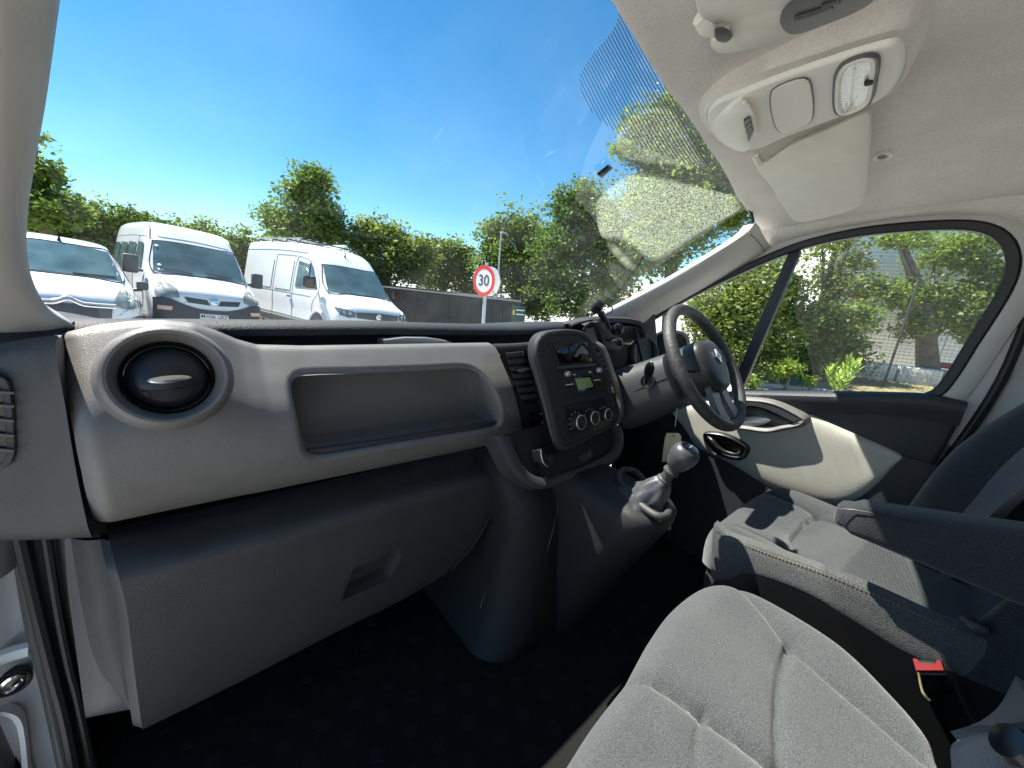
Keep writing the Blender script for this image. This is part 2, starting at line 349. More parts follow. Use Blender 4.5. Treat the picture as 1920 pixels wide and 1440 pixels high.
def dustmat(name, amount, scale, lo=.35, hi=.7, stretch=(1, 1, 1), col=(.66, .70, .52), soft=.10):
    m = bpy.data.materials.new(name); m.use_nodes = True; nt = m.node_tree; N = nt.nodes.new; L = nt.links.new; nt.nodes.clear()
    o = N('ShaderNodeOutputMaterial'); t = N('ShaderNodeBsdfTransparent'); d = N('ShaderNodeBsdfTranslucent'); d.inputs[0].default_value = (*col, 1); mx = N('ShaderNodeMixShader')
    tc = N('ShaderNodeTexCoord'); mp = N('ShaderNodeMapping'); mp.inputs['Scale'].default_value = stretch; mp.inputs['Rotation'].default_value = (.5, .3, .6); n = N('ShaderNodeTexNoise'); n.inputs['Scale'].default_value = scale; n.inputs['Detail'].default_value = 6
    r = N('ShaderNodeMapRange'); r.inputs['From Min'].default_value = lo; r.inputs['From Max'].default_value = hi; r.inputs['To Max'].default_value = amount
    L(tc.outputs['Object'], mp.inputs[0]); L(mp.outputs[0], n.inputs['Vector']); L(n.outputs['Fac'], r.inputs['Value']); L(t.outputs[0], mx.inputs[1]); L(d.outputs[0], mx.inputs[2]); L(mx.outputs[0], o.inputs[0])
    uv = N('ShaderNodeUVMap'); sp = N('ShaderNodeSeparateXYZ'); L(uv.outputs[0], sp.inputs[0]); f = []
    for k in (0, 1):      # the film thins out towards its rim
        e = N('ShaderNodeMath'); e.operation = 'PINGPONG'; e.inputs[1].default_value = .5; L(sp.outputs[k], e.inputs[0]); g = N('ShaderNodeMapRange'); g.interpolation_type = 'SMOOTHSTEP'; g.inputs['From Max'].default_value = soft; L(e.outputs[0], g.inputs['Value']); f.append(g)
    m1 = N('ShaderNodeMath'); m1.operation = 'MULTIPLY'; L(f[0].outputs[0], m1.inputs[0]); L(f[1].outputs[0], m1.inputs[1]); m2 = N('ShaderNodeMath'); m2.operation = 'MULTIPLY'; L(m1.outputs[0], m2.inputs[0]); L(r.outputs[0], m2.inputs[1]); L(m2.outputs[0], mx.inputs[0]); return m
DUST = dustmat('windscreen_dust', .34, 150, .36, .70, (1, 2.6, 1))
film('dust_film', [(1114, 397), (1122, 372), (1146, 345), (1190, 320), (1239, 328), (1283, 340), (1353, 359), (1396, 373)], [(1116, 404), (1130, 449), (1156, 451), (1181, 461), (1226, 494), (1300, 448), (1379, 400), (1402, 386)], 40, 20, DUST, .006, cab)
film('dust_film', [(1150, 268), (1170, 225), (1200, 200), (1240, 195), (1262, 200)], [(1160, 292), (1200, 306), (1250, 312), (1300, 318), (1338, 325)], 24, 14, dustmat('windscreen_dust_light', .16, 150, .34, .7, (1, 2.4, 1)), .006, cab)
film('dust_film', [(1132, 452), (1150, 454), (1168, 468), (1188, 490), (1202, 512)], [(1130, 456), (1142, 470), (1156, 488), (1176, 508), (1196, 514)], 14, 6, dustmat('windscreen_smear', .14, 30, .2, .6, soft=.4), .006, cab)
film('dust_film', [(1070, 606), (1090, 560), (1100, 530), (1112, 510)], [(1075, 608), (1110, 585), (1150, 560), (1200, 535)], 14, 8, dustmat('windscreen_edge_haze', .07, 6, .2, .7, soft=.5), .006, cab)
for a, b, c, d in [((808, 268), (835, 226), (812, 272), (840, 232)), ((1015, 292), (1046, 274), (1017, 300), (1050, 281)), ((1004, 327), (1024, 346), (1002, 330), (1022, 349)), ((870, 425), (905, 362), (872, 427), (907, 364))]:
    film('glass_scratch', [a, b], [c, d], 4, 3, dustmat('glass_smear', .05, 40, .1, .5, soft=.5), .006, cab)
# mirror mount stuck to the glass
mp_ = on_ws(1136, 320, .012)
mount = thing('mirror_mount', 'small black block stuck high on the windscreen', 'mount', mp_)
mq = [on_ws(*q, .004) for q in [(1118, 326), (1140, 308), (1150, 315), (1128, 334)]]; mdir = (CAM - mp_).normalized()
mk('block', prism(mq, mdir * .016, .003), M_BLACK, mount)
mk('clip', prism([p + mdir * .016 for p in [mq[0].lerp(mq[1], .35).lerp(mq[3].lerp(mq[2], .35), .3), mq[0].lerp(mq[1], .85).lerp(mq[3].lerp(mq[2], .85), .3), mq[0].lerp(mq[1], .85).lerp(mq[3].lerp(mq[2], .85), .8), mq[0].lerp(mq[1], .35).lerp(mq[3].lerp(mq[2], .35), .8)]], mdir * .003), M_CONSOLE, mount)
# floor, firewall, bulkhead
mk('floor_mat', patch([[(-1.02, .45, .12), (.85, .45, .12)], [(-1.02, .30, .03), (.85, .30, .03)], [(-1.02, .2, 0), (.85, .2, 0)], [(-1.02, -1.5, 0), (.85, -1.5, 0)]]), M_CARPET, cab, smooth=False)
mk('firewall', patch([[(-.97, .46, 0), (.9, .46, 0)], [(-.97, .475, .829), (.9, .475, .829)]], 0, 0), M_BLACK, cab)
mk('bulkhead', patch([[(-.95, -1.5, 0), (.87, -1.5, 0)], [(-.95, -1.5, 1.45), (.87, -1.5, 1.45)]]), mat('bulkhead_paint', (.62, .63, .64), .5), cab)
studs = MB()
for i in range(16):
    for k in range(9):
        x, y = -.80 + i * .075 + (k % 2) * .0375, -.40 + k * .065
        if x > -.12 and y > -.22: continue
        studs.add(lathe([(.017, 0), (.016, .0015), (.010, .0022)], (x, y, .001), (0, 0, 1), 10, cap1=True))
tag(mk('floor_studs', studs, mat('rubber_stud', (.011, .0108, .0108), .8, spec=.2), cab), kind='stuff')

# ================================================================ dashboard
dash = thing('dashboard', 'dark dashboard with wide grey-beige trim band, storage tray and glovebox', 'dashboard', (X0, 0, 0))
TXs = [-.83, -.815, -.79, -.75, -.71, -.67, -.64, -.61, -.58, -.5, -.2, .1]; TZs = [.850, .856, .864, .871, .873, .868, .855, .838, .827, .822, .817, .812]
PRD = [-.004, 0, .006, .03, .06, .09, .12, .16, .20, .24, .27, .285]; PRY = [.100, .084, .076, .050, .018, -.009, -.026, -.033, -.028, -.010, .018, .052]
def tz(x): return lerp(x, TXs, TZs)
def zbm(x): return lerp(x, [-.82, .06], [.550, .512])
cols, vr = 170, 64
dl = cr([V((a, b, 0)) for a, b in zip(PRD, PRY)], vr); DLX = [p.x for p in dl]; DLY = [p.y for p in dl]
def dsc(x): return (tz(x) - zbm(x)) / .285
def panel_y(x, z): return lerp((tz(x) - z) / dsc(x), DLX, DLY)
recess_out = [(546, 752), (548, 728), (562, 712), (584, 707), (700, 702), (820, 696), (890, 692), (912, 697), (926, 715), (935, 755), (939, 785), (934, 800), (915, 807), (840, 820), (720, 840), (610, 859), (580, 858), (564, 846), (556, 820), (550, 785)]
rec3 = cr([P(a, b, Y=-.02) for a, b in recess_out], 80, True)
def inside(x, z, poly):
    r = False; n = len(poly)
    for i in range(n):
        a, b = poly[i], poly[i - 1]
        if (a.z > z) != (b.z > z) and x < (b.x - a.x) * (z - a.z) / (b.z - a.z) + a.x: r = not r
    return r
hole = shrink(rec3, -.001, (0, 1, 0)); vc = P(318, 706, Y=-.03)
vs, keep = [], []; ED = []
for px, py in [(915, 642), (930, 652), (946, 690), (958, 720), (970, 760), (977, 795), (977, 818), (966, 835), (950, 843)]:
    y = 0.0
    for _ in range(10): p = P(px, py, Y=y); y = panel_y(p.x, p.z)
    ED.append(((tz(p.x) - p.z) / dsc(p.x), p.x))
EL = []
for px, py in [(108, 628), (113, 645), (117, 685), (126, 745), (139, 815), (153, 885), (169, 952), (185, 1000)]:
    y = 0.0
    for _ in range(10): p = P(px, py, Y=y); y = panel_y(p.x, p.z) + .020
    EL.append(((tz(p.x) - p.z) / dsc(p.x), p.x))
EL = sorted(EL); ELX = [q[0] for q in EL]; ELV = [q[1] for q in EL]
ED = sorted(ED); EDX = [q[0] for q in ED]; EDV = [q[1] for q in ED]
for k in range(vr):
    d, y = dl[k].x, dl[k].y
    xr = lerp(d, EDX, EDV); xl = lerp(d, ELX, ELV)
    for i in range(cols):
        x = xl + (xr - xl) * i / (cols - 1); z = tz(x) - d * dsc(x)
        if x < xl + .026: y2 = y + .020 * ((xl + .026 - x) / .026) ** 2
        else: y2 = y
        vs.append(V((x, y2, z)))
fs = []
for k in range(vr - 1):
    for i in range(cols - 1):
        q = (k * cols + i, k * cols + i + 1, (k + 1) * cols + i + 1, (k + 1) * cols + i); c = (vs[q[0]] + vs[q[2]]) / 2
        if inside(c.x, c.z, hole) or (V((c.x, 0, c.z)) - V((vc.x, 0, vc.z))).length < .058: continue
        fs.append(q)
trim = mk('trim_band', (vs, fs), M_TRIM, dash)
# storage tray recess
o1 = [V((p.x, panel_y(p.x, p.z) - .0012, p.z)) for p in shrink(rec3, -.006, (0, 1, 0))]
o2 = [V((p.x, panel_y(p.x, p.z) - .0012, p.z)) for p in rec3]
o3 = [V((p.x, panel_y(p.x, p.z) + .006, p.z)) for p in shrink(rec3, .007, (0, 1, 0))]
ct = sum(rec3, V()) / len(rec3)
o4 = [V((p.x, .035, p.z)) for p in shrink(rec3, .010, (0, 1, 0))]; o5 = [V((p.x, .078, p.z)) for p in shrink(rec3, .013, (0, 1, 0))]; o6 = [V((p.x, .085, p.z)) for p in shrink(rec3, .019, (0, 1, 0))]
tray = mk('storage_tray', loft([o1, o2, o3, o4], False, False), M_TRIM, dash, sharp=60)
mk('tray_back', loft([o4, o5, o6], False, True), mat('tray_trim_shaded', (.125, .118, .113), .55, bump=.3, bscale=600), tray, sharp=60)  # same plastic as the trim band, recess shade put into the colour
st = cr([P(562, 847, Y=-.016), P(700, 828, Y=-.016), P(840, 806, Y=-.016), P(936, 790, Y=-.016)], 24); sb = cr([P(580, 858, Y=-.014), P(700, 842, Y=-.014), P(840, 819.5, Y=-.014), P(930, 804, Y=-.014)], 24)
mk('tray_mat', loft([[p + V((0, .09, -.012)) for p in st], [p + V((0, .014, -.012)) for p in st], [p + V((0, .012, .0)) for p in st], [p + V((0, .004, .001)) for p in st], st, sb], open_=True), M_DASH, tray, sharp=50)
# dash top: shelf slot and pad
prof = [(.07, .79), (.16, .79), (.188, .796), (.192, .833), (.152, .836), (.144, .840), (.143, .850), (.152, .860), (.172, .8665), (.22, .8645), (.30, .856), (.40, .845), (.50, .83)]
def padz(x): return lerp(x, [-.85, -.3, 0, .15, .36, .7], [.001, .0, -.007, -.009, .0, .004])
rows = []
for x in np.linspace(-.835, .76, 60):
    e = max(0, (abs(x - X0) - .62)) * .25
    rows.append([V((x, y + (0 if y < .08 else -e * .3), z + padz(x))) for y, z in prof])
mk('dash_top', patch(rows), M_DASHTOP, dash, sharp=50)
cup = [P(a, c, Y=.125) for a, c in [(720, 660), (719, 637), (760, 632.5), (800, 633), (835, 638), (858, 646), (872, 660)]]
mk('cup_holder_lid', prism(cup, (0, .05, 0), .004), M_SILVER, dash)
# round side vent
vax = V((.06, -.95, .30)).normalized()
vent = mk('air_vent', lathe([(.083, -.030), (.0805, -.016), (.078, -.004), (.0755, .005), (.073, .010), (.069, .012), (.065, .0105), (.0605, .002), (.0565, -.012), (.0545, -.03), (.053, -.05)], vc, vax, 64, 1.0, 1.0), M_TRIM, dash)
mk('vent_collar', lathe([(.0555, -.016), (.053, -.012), (.0515, -.016), (.051, -.04)], vc, vax, 48), M_BLACK, vent)
ball = lathe([(.0505, -.034), (.049, -.022), (.044, -.013), (.034, -.0065), (.02, -.003), (.002, -.002)], vc, vax, 48, cap1=True)
barrel = mk('vent_barrel', ball, M_VBAR, vent)
ux, uy, un = axes(vax)
def vl(a, b, c): return vc + ux * a + uy * b + un * c
mk('vent_flap', loft([[vl(a, -.002 - .0 * a, -.0035 - (a / .05) ** 2 * .016) for a in np.linspace(-.047, .047, 24)], [vl(a, -.0045, -.008 - (a / .05) ** 2 * .016) for a in np.linspace(-.047, .047, 24)]], open_=True), M_GLOSS, vent)
mk('vent_scoop', patch([[vl(a * .036, -.012 - .008 * (1 - a * a), -.003 - .008 * a * a) for a in np.linspace(-1, 1, 16)], [vl(a * .032, -.012 - .020 * math.sqrt(max(0, 1 - a * a)) - .002, -.0035 - .009 * a * a - .003) for a in np.linspace(-1, 1, 16)]], 0, 5, .003), M_CONSOLE, vent)
mk('vent_tab', prism([vl(a * .026, -.004 + .0058 * math.sqrt(max(0, 1 - a * a)) * s, .001) for s, A in ((1, np.linspace(-1, 1, 12)), (-1, np.linspace(1, -1, 12)[1:-1])) for a in A], un * -.006, .0008), M_CHROME, vent)
# end cap with side demister
ec = [[P(116, 628, Y=.03), P(60, 634, Y=.045), P(0, 645, Y=.05), P(-60, 660, Y=.06)], [P(104, 650, Y=-.002), P(60, 655, Y=.02), P(0, 664, Y=.03), P(-60, 680, Y=.045)], [P(122, 760, Y=-.008), P(68, 765, Y=.012), P(0, 775, Y=.024), P(-60, 785, Y=.04)], [P(142, 880, Y=-.006), P(80, 885, Y=.012), P(0, 890, Y=.024), P(-60, 895, Y=.04)], [P(164, 985, Y=.0), P(95, 985, Y=.014), P(0, 990, Y=.026), P(-60, 995, Y=.04)], [P(172, 1006, Y=.02), P(100, 1010, Y=.03), P(0, 1013, Y=.04), P(-60, 1016, Y=.05)], [P(176, 1002, Y=.12), P(105, 1004, Y=.12), P(0, 1006, Y=.13), P(-60, 1008, Y=.14)]]
mk('end_cap', patch(ec, 24, 40), M_DASH, dash)
# dark return between end cap and trim band
mk('end_gap', patch([[P(102, 628, Y=.04), P(132, 628, Y=.16)], [P(102, 650, Y=.008), P(134, 650, Y=.14)], [P(119, 760, Y=.0), P(152, 760, Y=.06)], [P(140, 880, Y=.0), P(176, 880, Y=.04)], [P(163, 1003, Y=.012), P(204, 1003, Y=.06)]], 4, 20), M_DASH, dash)
sv = cr([P(-28, 712, Y=.016), P(-8, 704, Y=.016), P(14, 712, Y=.016), P(22, 740, Y=.016), P(28, 800, Y=.016), P(29, 850, Y=.016), P(18, 872, Y=.016), P(-8, 880, Y=.016), P(-30, 876, Y=.016)], 60, True)
side = mk('side_vent', ring(sv, .008, (0, -1, .0), .02), M_DASH, dash)
mk('vent_cavity', prism(shrink(sv, .006, (0, -1, 0)), (0, .004, 0)), M_BLACK, side)
for y in (735, 760, 787, 815, 843):
    mk('slat', tube([P(-30, y - 3, Y=.012), P(27, y + 2, Y=.012)], .0022, 6), M_TRIMDK, side)
# glovebox
gt_ = [(203, 1013), (330, 988), (480, 955), (640, 920), (780, 888), (905, 858)]
g = [[P(a, b, Y=.075) for a, b in [(199, 990), (330, 965), (480, 931), (640, 895), (780, 863), (900, 833)]],
     [P(a, b, Y=.024) for a, b in [(205, 1014), (330, 997), (480, 963), (640, 927), (780, 894), (922, 862)]],
     [P(a, b, Y=-.037) for a, b in [(222, 1080), (340, 1050), (490, 1012), (645, 970), (790, 930), (937, 888)]],
     [P(a, b, Y=-.042) for a, b in [(237, 1140), (350, 1105), (495, 1060), (650, 1012), (790, 968), (935, 922)]],
     [P(a, b, Y=-.046) for a, b in [(246, 1210), (358, 1170), (500, 1117), (650, 1060), (780, 1012), (912, 970)]],
     [P(a, b, Y=-.046) for a, b in [(256, 1290), (362, 1243), (500, 1180), (640, 1116), (760, 1062), (882, 1022)]],
     [P(a, b, Y=-.040) for a, b in [(266, 1360), (370, 1311), (500, 1247), (640, 1175), (750, 1122), (838, 1073)]],
     [P(a, b, Y=-.02) for a, b in [(268, 1366), (370, 1317), (500, 1252), (640, 1180), (750, 1127), (834, 1078)]],
     [P(a, b, Y=.10) for a, b in [(268, 1310), (370, 1270), (500, 1210), (640, 1150), (750, 1100), (820, 1060)]]]
GB = patch(g, 60, 60)
GBT = BVHTree.FromPolygons(*GB)
def on_gb(px, py, off=.0):
    c = V((px - 960, py - 720, FPX)); d = V((XA.dot(c), YA.dot(c), ZA.dot(c))).normalized(); h = GBT.ray_cast(CAM, d); return (h[0] if h[0] is not None else P(px, py, Y=-.045)) - d * off
hp = [(637, 1131), (641, 1105), (650, 1082), (662, 1066), (700, 1047), (740, 1029), (750, 1028), (752, 1040), (744, 1062), (732, 1085), (712, 1098), (670, 1118)]
hp3 = cr([on_gb(a, b, .0) for a, b in hp], 48, True)
vs, fs = GB; hin = shrink(hp3, .004, (0, 1, 0))
fs = [f for f in fs if not (((vs[f[0]] + vs[f[2]]) / 2).y < .0 and inside(((vs[f[0]] + vs[f[2]]) / 2).x, ((vs[f[0]] + vs[f[2]]) / 2).z, hin))]
glove = mk('glovebox', (vs, fs), M_DASH, dash)
hc = sum(hp3, V()) / len(hp3)
hl = [[p + V((0, -.0015, 0)) for p in shrink(hp3, -.012, (0, 1, 0))], [p + V((0, -.002, 0)) for p in hp3], [p + V((0, .008, 0)) for p in shrink(hp3, .003, (0, 1, 0))], [V((hc.x + (p.x - hc.x) * .80, p.y + .040, hc.z + (p.z - hc.z) * .62 - .004)) for p in hp3]]
def snap(p):
    h = GBT.ray_cast(V((p.x, -.4, p.z)), V((0, 1, 0))); return V((p.x, (h[0].y if h[0] is not None else p.y) - .0012, p.z))
hl[0] = [snap(p) for p in hl[0]]; hl[1] = [snap(p) for p in hl[1]]
mk('glovebox_handle', loft(hl, False, True), M_DASH, glove, sharp=50)
el = [r[0] for r in g[1:8]]
mk('glovebox_side', patch([[p + V((.0005, 0, 0)) for p in el], [p + V((-.012, .006, 0)) for p in el], [p + V((-.014, .16, .0)) for p in el]], 30, 8), M_DASH, glove)
# seam on the right of the glovebox
er = [r[-1] for r in g[1:7]]
mk('glovebox_edge', tube([p + V((.012, .0, 0)) for p in er], .006, 8, 30), M_CONSOLE, dash)
# kick panel left of the glovebox, then the door-opening seals
mk('kick_panel', patch([[P(120, 1000, Y=.075), P(150, 1000, Y=.07), P(205, 1000, Y=.06)], [P(128, 1110, Y=.065), P(165, 1110, Y=.05), P(228, 1100, Y=.04)], [P(143, 1220, Y=.06), P(190, 1215, Y=.04), P(240, 1210, Y=.03)], [P(160, 1342, Y=.055), P(206, 1332, Y=.03), P(258, 1322, Y=.015)], [P(162, 1330, Y=.12), P(206, 1320, Y=.12), P(258, 1310, Y=.12)]], 20, 40), M_TRIMDK, dash)
kc = [P(132, 1010, Y=.066), P(150, 1120, Y=.050), P(172, 1220, Y=.041), P(205, 1290, Y=.028), P(238, 1328, Y=.016)]
kr = [P(200, 1010, Y=.05), P(222, 1100, Y=.03), P(236, 1180, Y=.022), P(246, 1250, Y=.012), P(252, 1322, Y=.006)]
mk('kick_cover', patch([kc, [a * .5 + b * .5 + V((0, -.006, 0)) for a, b in zip(kc, kr)], kr], 30, 12, .006), M_DASH, dash)

mk('side_closure', patch([[(-1.0, .02, .92), (-1.0, .5, .92)], [(-1.0, .02, .86), (-1.0, .5, .86)], [(-1.0, .02, .4), (-1.0, .5, .4)], [(-1.0, .06, 0), (-1.0, .5, 0)]], 0, 0, .02), M_BLACK, dash)
mk('dash_corner', patch([[(-1.0, .045, .84), (-.90, .045, .84), (-.83, .06, .838)], [(-1.0, .07, .862), (-.90, .07, .858), (-.832, .09, .850)], [(-1.0, .14, .876), (-.90, .14, .874), (-.82, .15, .8675)], [(-1.0, .5, .86), (-.90, .5, .85), (-.82, .5, .83)]], 12, 20, .004), M_DASHTOP, dash)
# ---------------- door opening at the camera's side
sill = cab
def strip(name, L, R, m, y0, y1, th=.0):
    return mk(name, patch([[P(a, b, Y=y0) for a, b in L], [((P(a, b, Y=y0) + P(c, d, Y=y1)) / 2 + V((0, -.006, 0))) for (a, b), (c, d) in zip(L, R)], [P(a, b, Y=y1) for a, b in R]], 30, 8, th), m, sill)
strip('jamb_trim', [(16, 1000), (42, 1160), (78, 1310), (112, 1470)], [(40, 1000), (70, 1160), (105, 1310), (140, 1470)], M_TRIMDK, .075, .07)
strip('jamb_trim', [(40, 1000), (70, 1160), (105, 1310), (140, 1470)], [(86, 1000), (112, 1160), (146, 1310), (180, 1470)], M_TRIMDK, .085, .09)
strip('jamb_trim', [(80, 1000), (106, 1160), (138, 1310), (172, 1470)], [(132, 1000), (150, 1180), (164, 1345), (178, 1470)], M_TRIMDK, .10, .085)
mk('door_seal', tube([P(a, b, Y=.066) for a, b in [(36, 1000), (66, 1130), (96, 1250), (122, 1350), (146, 1470)]], .0085, 8, 30), M_RUBBER, sill)
mk('seal_lip', tube([P(a, b, Y=.07) for a, b in [(86, 1000), (112, 1160), (130, 1250), (146, 1310), (180, 1470)]], .006, 8, 30), M_RUBBER, sill)
pdoor = thing('passenger_door', 'white painted edge of the open passenger door with round bolt', 'door', (-1.02, .10, 0))
mk('door_shell', patch([[P(-160, 1000, Y=.02), P(0, 1000, Y=.10), P(40, 1000, Y=.12)], [P(-160, 1150, Y=.02), P(10, 1150, Y=.10), P(70, 1150, Y=.12)], [P(-160, 1300, Y=.02), P(40, 1300, Y=.10), P(110, 1300, Y=.12)], [P(-160, 1480, Y=.02), P(60, 1480, Y=.10), P(160, 1480, Y=.12)]], 24, 40), M_INNERP, pdoor)
bolt_c = P(24, 1280, Y=.085); bax = V((.25, -1, .05))
mk('bolt_washer', lathe([(.021, -.012), (.021, .002), (.0185, .004), (.0155, .002)], bolt_c, bax, 32), M_RUBBER, pdoor)
mk('bolt_head', lathe([(.0155, -.004), (.0145, .0045), (.010, .006), (.0085, .002), (.006, .002), (.002, .003)], bolt_c, bax, 24, cap1=True), M_CHROME, pdoor)
dp = cr([P(a, b, Y=.07) for a, b in [(-60, 1345), (0, 1335), (34, 1345), (46, 1380), (52, 1440), (60, 1500), (-60, 1500)]], 50, True)
mk('pressed_panel', loft([[p + V((0, .018, 0)) for p in dp], dp, shrink(dp, .006, (0, 1, 0)), [p + V((0, .02, 0)) for p in shrink(dp, .012, (0, 1, 0))]], False, True), M_INNERP, pdoor)
dr = [P(a, b, Y=.083) for a, b in [(-40, 1245), (0, 1232), (30, 1222), (56, 1215)]]
mk('pressed_rib', tube(dr, .012, 8, 20), M_INNERP, pdoor)
mk('hinge_cover', patch([[P(-60, 1010, Y=.05), P(0, 1008, Y=.06), P(24, 1010, Y=.07)], [P(-60, 1110, Y=.05), P(0, 1080, Y=.06), P(22, 1062, Y=.07)]], 10, 6, .006), M_TRIMDK, pdoor)
# ================================================================ centre stack
stack = thing('centre_stack', 'black centre stack with radio, heater dials and blank display', 'centre stack', (.16, -.08, .45))
SN = V((0, -1, .27)).normalized(); SP = V((0, -.135, .86))
def Q(px, py, off=0.0): return P(px, py, pl=(SP + SN * off, SN))
def QQ(L, off=0.0): return [Q(a, b, off) for a, b in L]
def slab(name, L, m, off, depth, bev=.002, r=0, parent=stack):
    pts = QQ(L, off); pts = rounded(pts, r) if r else pts
    return mk(name, prism(pts, -SN * depth, bev), m, parent)
bz = [(1006, 668), (1008, 640), (1020, 624), (1045, 617), (1072, 616), (1094, 620), (1109, 632), (1122, 660), (1140, 702), (1155, 750), (1161, 784), (1154, 799), (1112, 822), (1074, 843), (1054, 844), (1045, 828), (1030, 762), (1016, 706)]
bo = cr(QQ(bz, 0), 72, True)
ins = shrink(bo, .013, SN)
bk0 = cr([Q(a - 17, b + 2, -.13) for a, b in bz], 72, True); bk1 = cr([Q(a - 9, b + 1, -.05) for a, b in bz], 72, True)
L = [bk0, bk1, [p - SN * .012 for p in bo], [p - SN * .003 for p in shrink(bo, .002, SN)], shrink(bo, .006, SN), ins, [p - SN * .005 for p in shrink(bo, .0155, SN)]]
bez = mk('bezel', loft(L, False, True), M_DASHTOP, stack, sharp=45)
hood = [(1022, 640), (1030, 629), (1060, 624), (1088, 627), (1102, 638), (1117, 684), (1047, 690)]
slab('display_frame', [(1029, 641), (1103, 639), (1117, 684), (1047, 690)], M_CONSOLE, -.002, .012, .0015, .004)
slab('display', [(1038, 644), (1100, 642), (1111, 678), (1050, 682)], M_GLOSS, -.001, .01, .0005)
slab('display_ledge', [(1047, 687), (1117, 681), (1119, 686), (1049, 692)], M_DASH, .004, .01, .001)
radio = slab('radio', [(1046, 698), (1122, 689), (1139, 733), (1059, 747)], M_CONSOLE, -.0005, .012, .0015, .003)
slab('lcd', [(1079, 711), (1106, 707), (1113, 725), (1085, 731)], M_LCD, .0012, .002, 0, 0, radio)
slab('lcd_frame', [(1076, 709), (1108, 704), (1116, 728), (1083, 735)], M_GLOSS, .0004, .002, 0, .001, radio)
for (a, b) in ((1062, 701), (1121, 694)):
    mk('radio_knob', lathe([(.0075, -.002), (.0075, .008), (.006, .010), (.001, .0105)], Q(a, b, 0), SN, 20, cap1=True), M_SILVER, radio)
for i in range(3):
    for k in range(2):
        for ox, oy in ((1062, 716), (1116, 708)):
            a, b = ox + i * 4.6 + k * 2.6, oy + k * 9 - i * .8
            slab('radio_button', [(a, b), (a + 3.6, b - .6), (a + 5, b + 5), (a + 1.4, b + 5.6)], M_BLACK, .002, .003, .0004, 0, radio)
slab('radio_stripe', [(1061, 721.2), (1075, 719.2), (1075.4, 720.4), (1061.4, 722.4)], M_MARK, .0032, .001, 0, 0, radio)
slab('radio_stripe', [(1114, 712.6), (1126, 711), (1126.4, 712.2), (1114.4, 713.8)], M_MARK, .0032, .001, 0, 0, radio)
sx, sy, sn = axes(SN)
MT = Matrix((sx, sy, sn)).transposed().to_4x4()
textmesh('radio_print', 'bass', .0065, M_MARK, radio, Matrix.Translation(Q(1077, 702, .0008)) @ MT, .0001, .0002)
slab('radio_mark', [(1104, 697), (1108, 696.4), (1108.6, 698.4), (1104.6, 699)], M_MARK, .0006, .0006, 0, 0, radio)
hv = cr(QQ([(1063, 764), (1085, 758), (1115, 752), (1136, 748), (1144, 765), (1147, 788), (1138, 802), (1105, 818), (1076, 830), (1068, 824), (1064, 800)], -.001), 50, True)
heat = mk('heater_panel', prism(hv, -SN * .01, .0015), M_BLACK, stack)
for i, (a, b, r) in enumerate(((1079, 791, .021), (1105, 783, .0195), (1130, 777, .018))):
    o = Q(a, b, .0)
    d = mk('heater_dial', lathe([(r, -.002), (r, .004), (r * .9, .018), (r * .82, .021), (.001, .022)], o, SN, 28, cap1=True), M_CONSOLE, heat)
    mk('dial_ring', lathe([(r * .90, .0185), (r * .93, .0195), (r * .86, .0212), (r * .83, .0206)], o, SN, 28), M_SILVER, d)
    for k in range(9):
        t = math.radians(215 - k * 31); p = o + (sx * math.cos(t) + sy * math.sin(t)) * r * 1.22
        mk('dial_mark', rbox(p + SN * .0014, (.0022, .0012, .0022), 0), M_MARKR if (i < 2 and k > 6) or (i == 0 and k > 7) else M_MARK, heat)
# vent column on the passenger side
VL = [(928, 649), (985, 649), (1000, 665), (1008, 690), (1024, 760), (1036, 815), (1022, 842), (985, 845), (978, 825), (980, 790), (968, 735), (950, 685)]
vp = [P(a, b, Y=y) for (a, b), y in zip(VL, (.012, .0, -.02, -.035, -.06, -.075, -.075, -.04, -.035, -.035, -.025, -.005))]
def VQ(px, py, off=0): return P(px, py, pl=(V((0, -.022 - off, .80)), V((.12, -1, .24)).normalized()))
vcol = mk('vent_column', patch([[P(922, 646, Y=.05), P(960, 646, Y=.05), P(1010, 640, Y=.05)], [VQ(927, 649), VQ(955, 648), VQ(1004, 646)], [VQ(950, 688), VQ(980, 690), VQ(1013, 690)], [VQ(968, 735), VQ(995, 735), VQ(1024, 735)], [VQ(978, 790), VQ(1005, 790), VQ(1036, 790)], [VQ(979, 822), VQ(1005, 824), VQ(1046, 830)], [VQ(970, 842), VQ(1000, 848), VQ(1050, 848)]], 16, 40), M_CONSOLE, stack)
def vs_(L, m, off, dep, nm, bev=.001, r=0, parent=vcol):
    pts = [VQ(a, b, off) for a, b in L]; pts = rounded(pts, r) if r else pts
    return mk(nm, prism(pts, (0, dep, 0), bev), m, parent)
vs_([(946, 656), (980, 653), (990, 662), (1017, 745), (1014, 756), (990, 760), (978, 752), (962, 700)], M_BLACK, .0035, .01, 'vent_mouth', .001, .006)
for i in range(7):
    t = i / 7; a, b = 949 + 33 * t, 662 + 92 * t; w = 33 - 2 * t
    vs_([(a, b), (a + w, b - 3), (a + w + 3, b + 5.5), (a + 3, b + 8.5)], M_DASH, .009, .012, 'slat', .0012)
vs_([(968, 694), (990, 689), (998, 691), (997, 695), (974, 699)], M_CHROME, .018, .012, 'vent_tab', .001)
vs_([(993, 774), (1004, 772), (1009, 803), (998, 806)], M_GLOSS, .005, .01, 'switch_blank', .001, .002)
vs_([(1010, 768), (1018, 766), (1023, 797), (1015, 800)], M_GLOSS, .005, .01, 'switch', .001, .002)
vs_([(1014.5, 790), (1018, 789.4), (1019, 794), (1015.5, 794.6)], M_MARK, .0056, .001, 'switch_mark', 0)
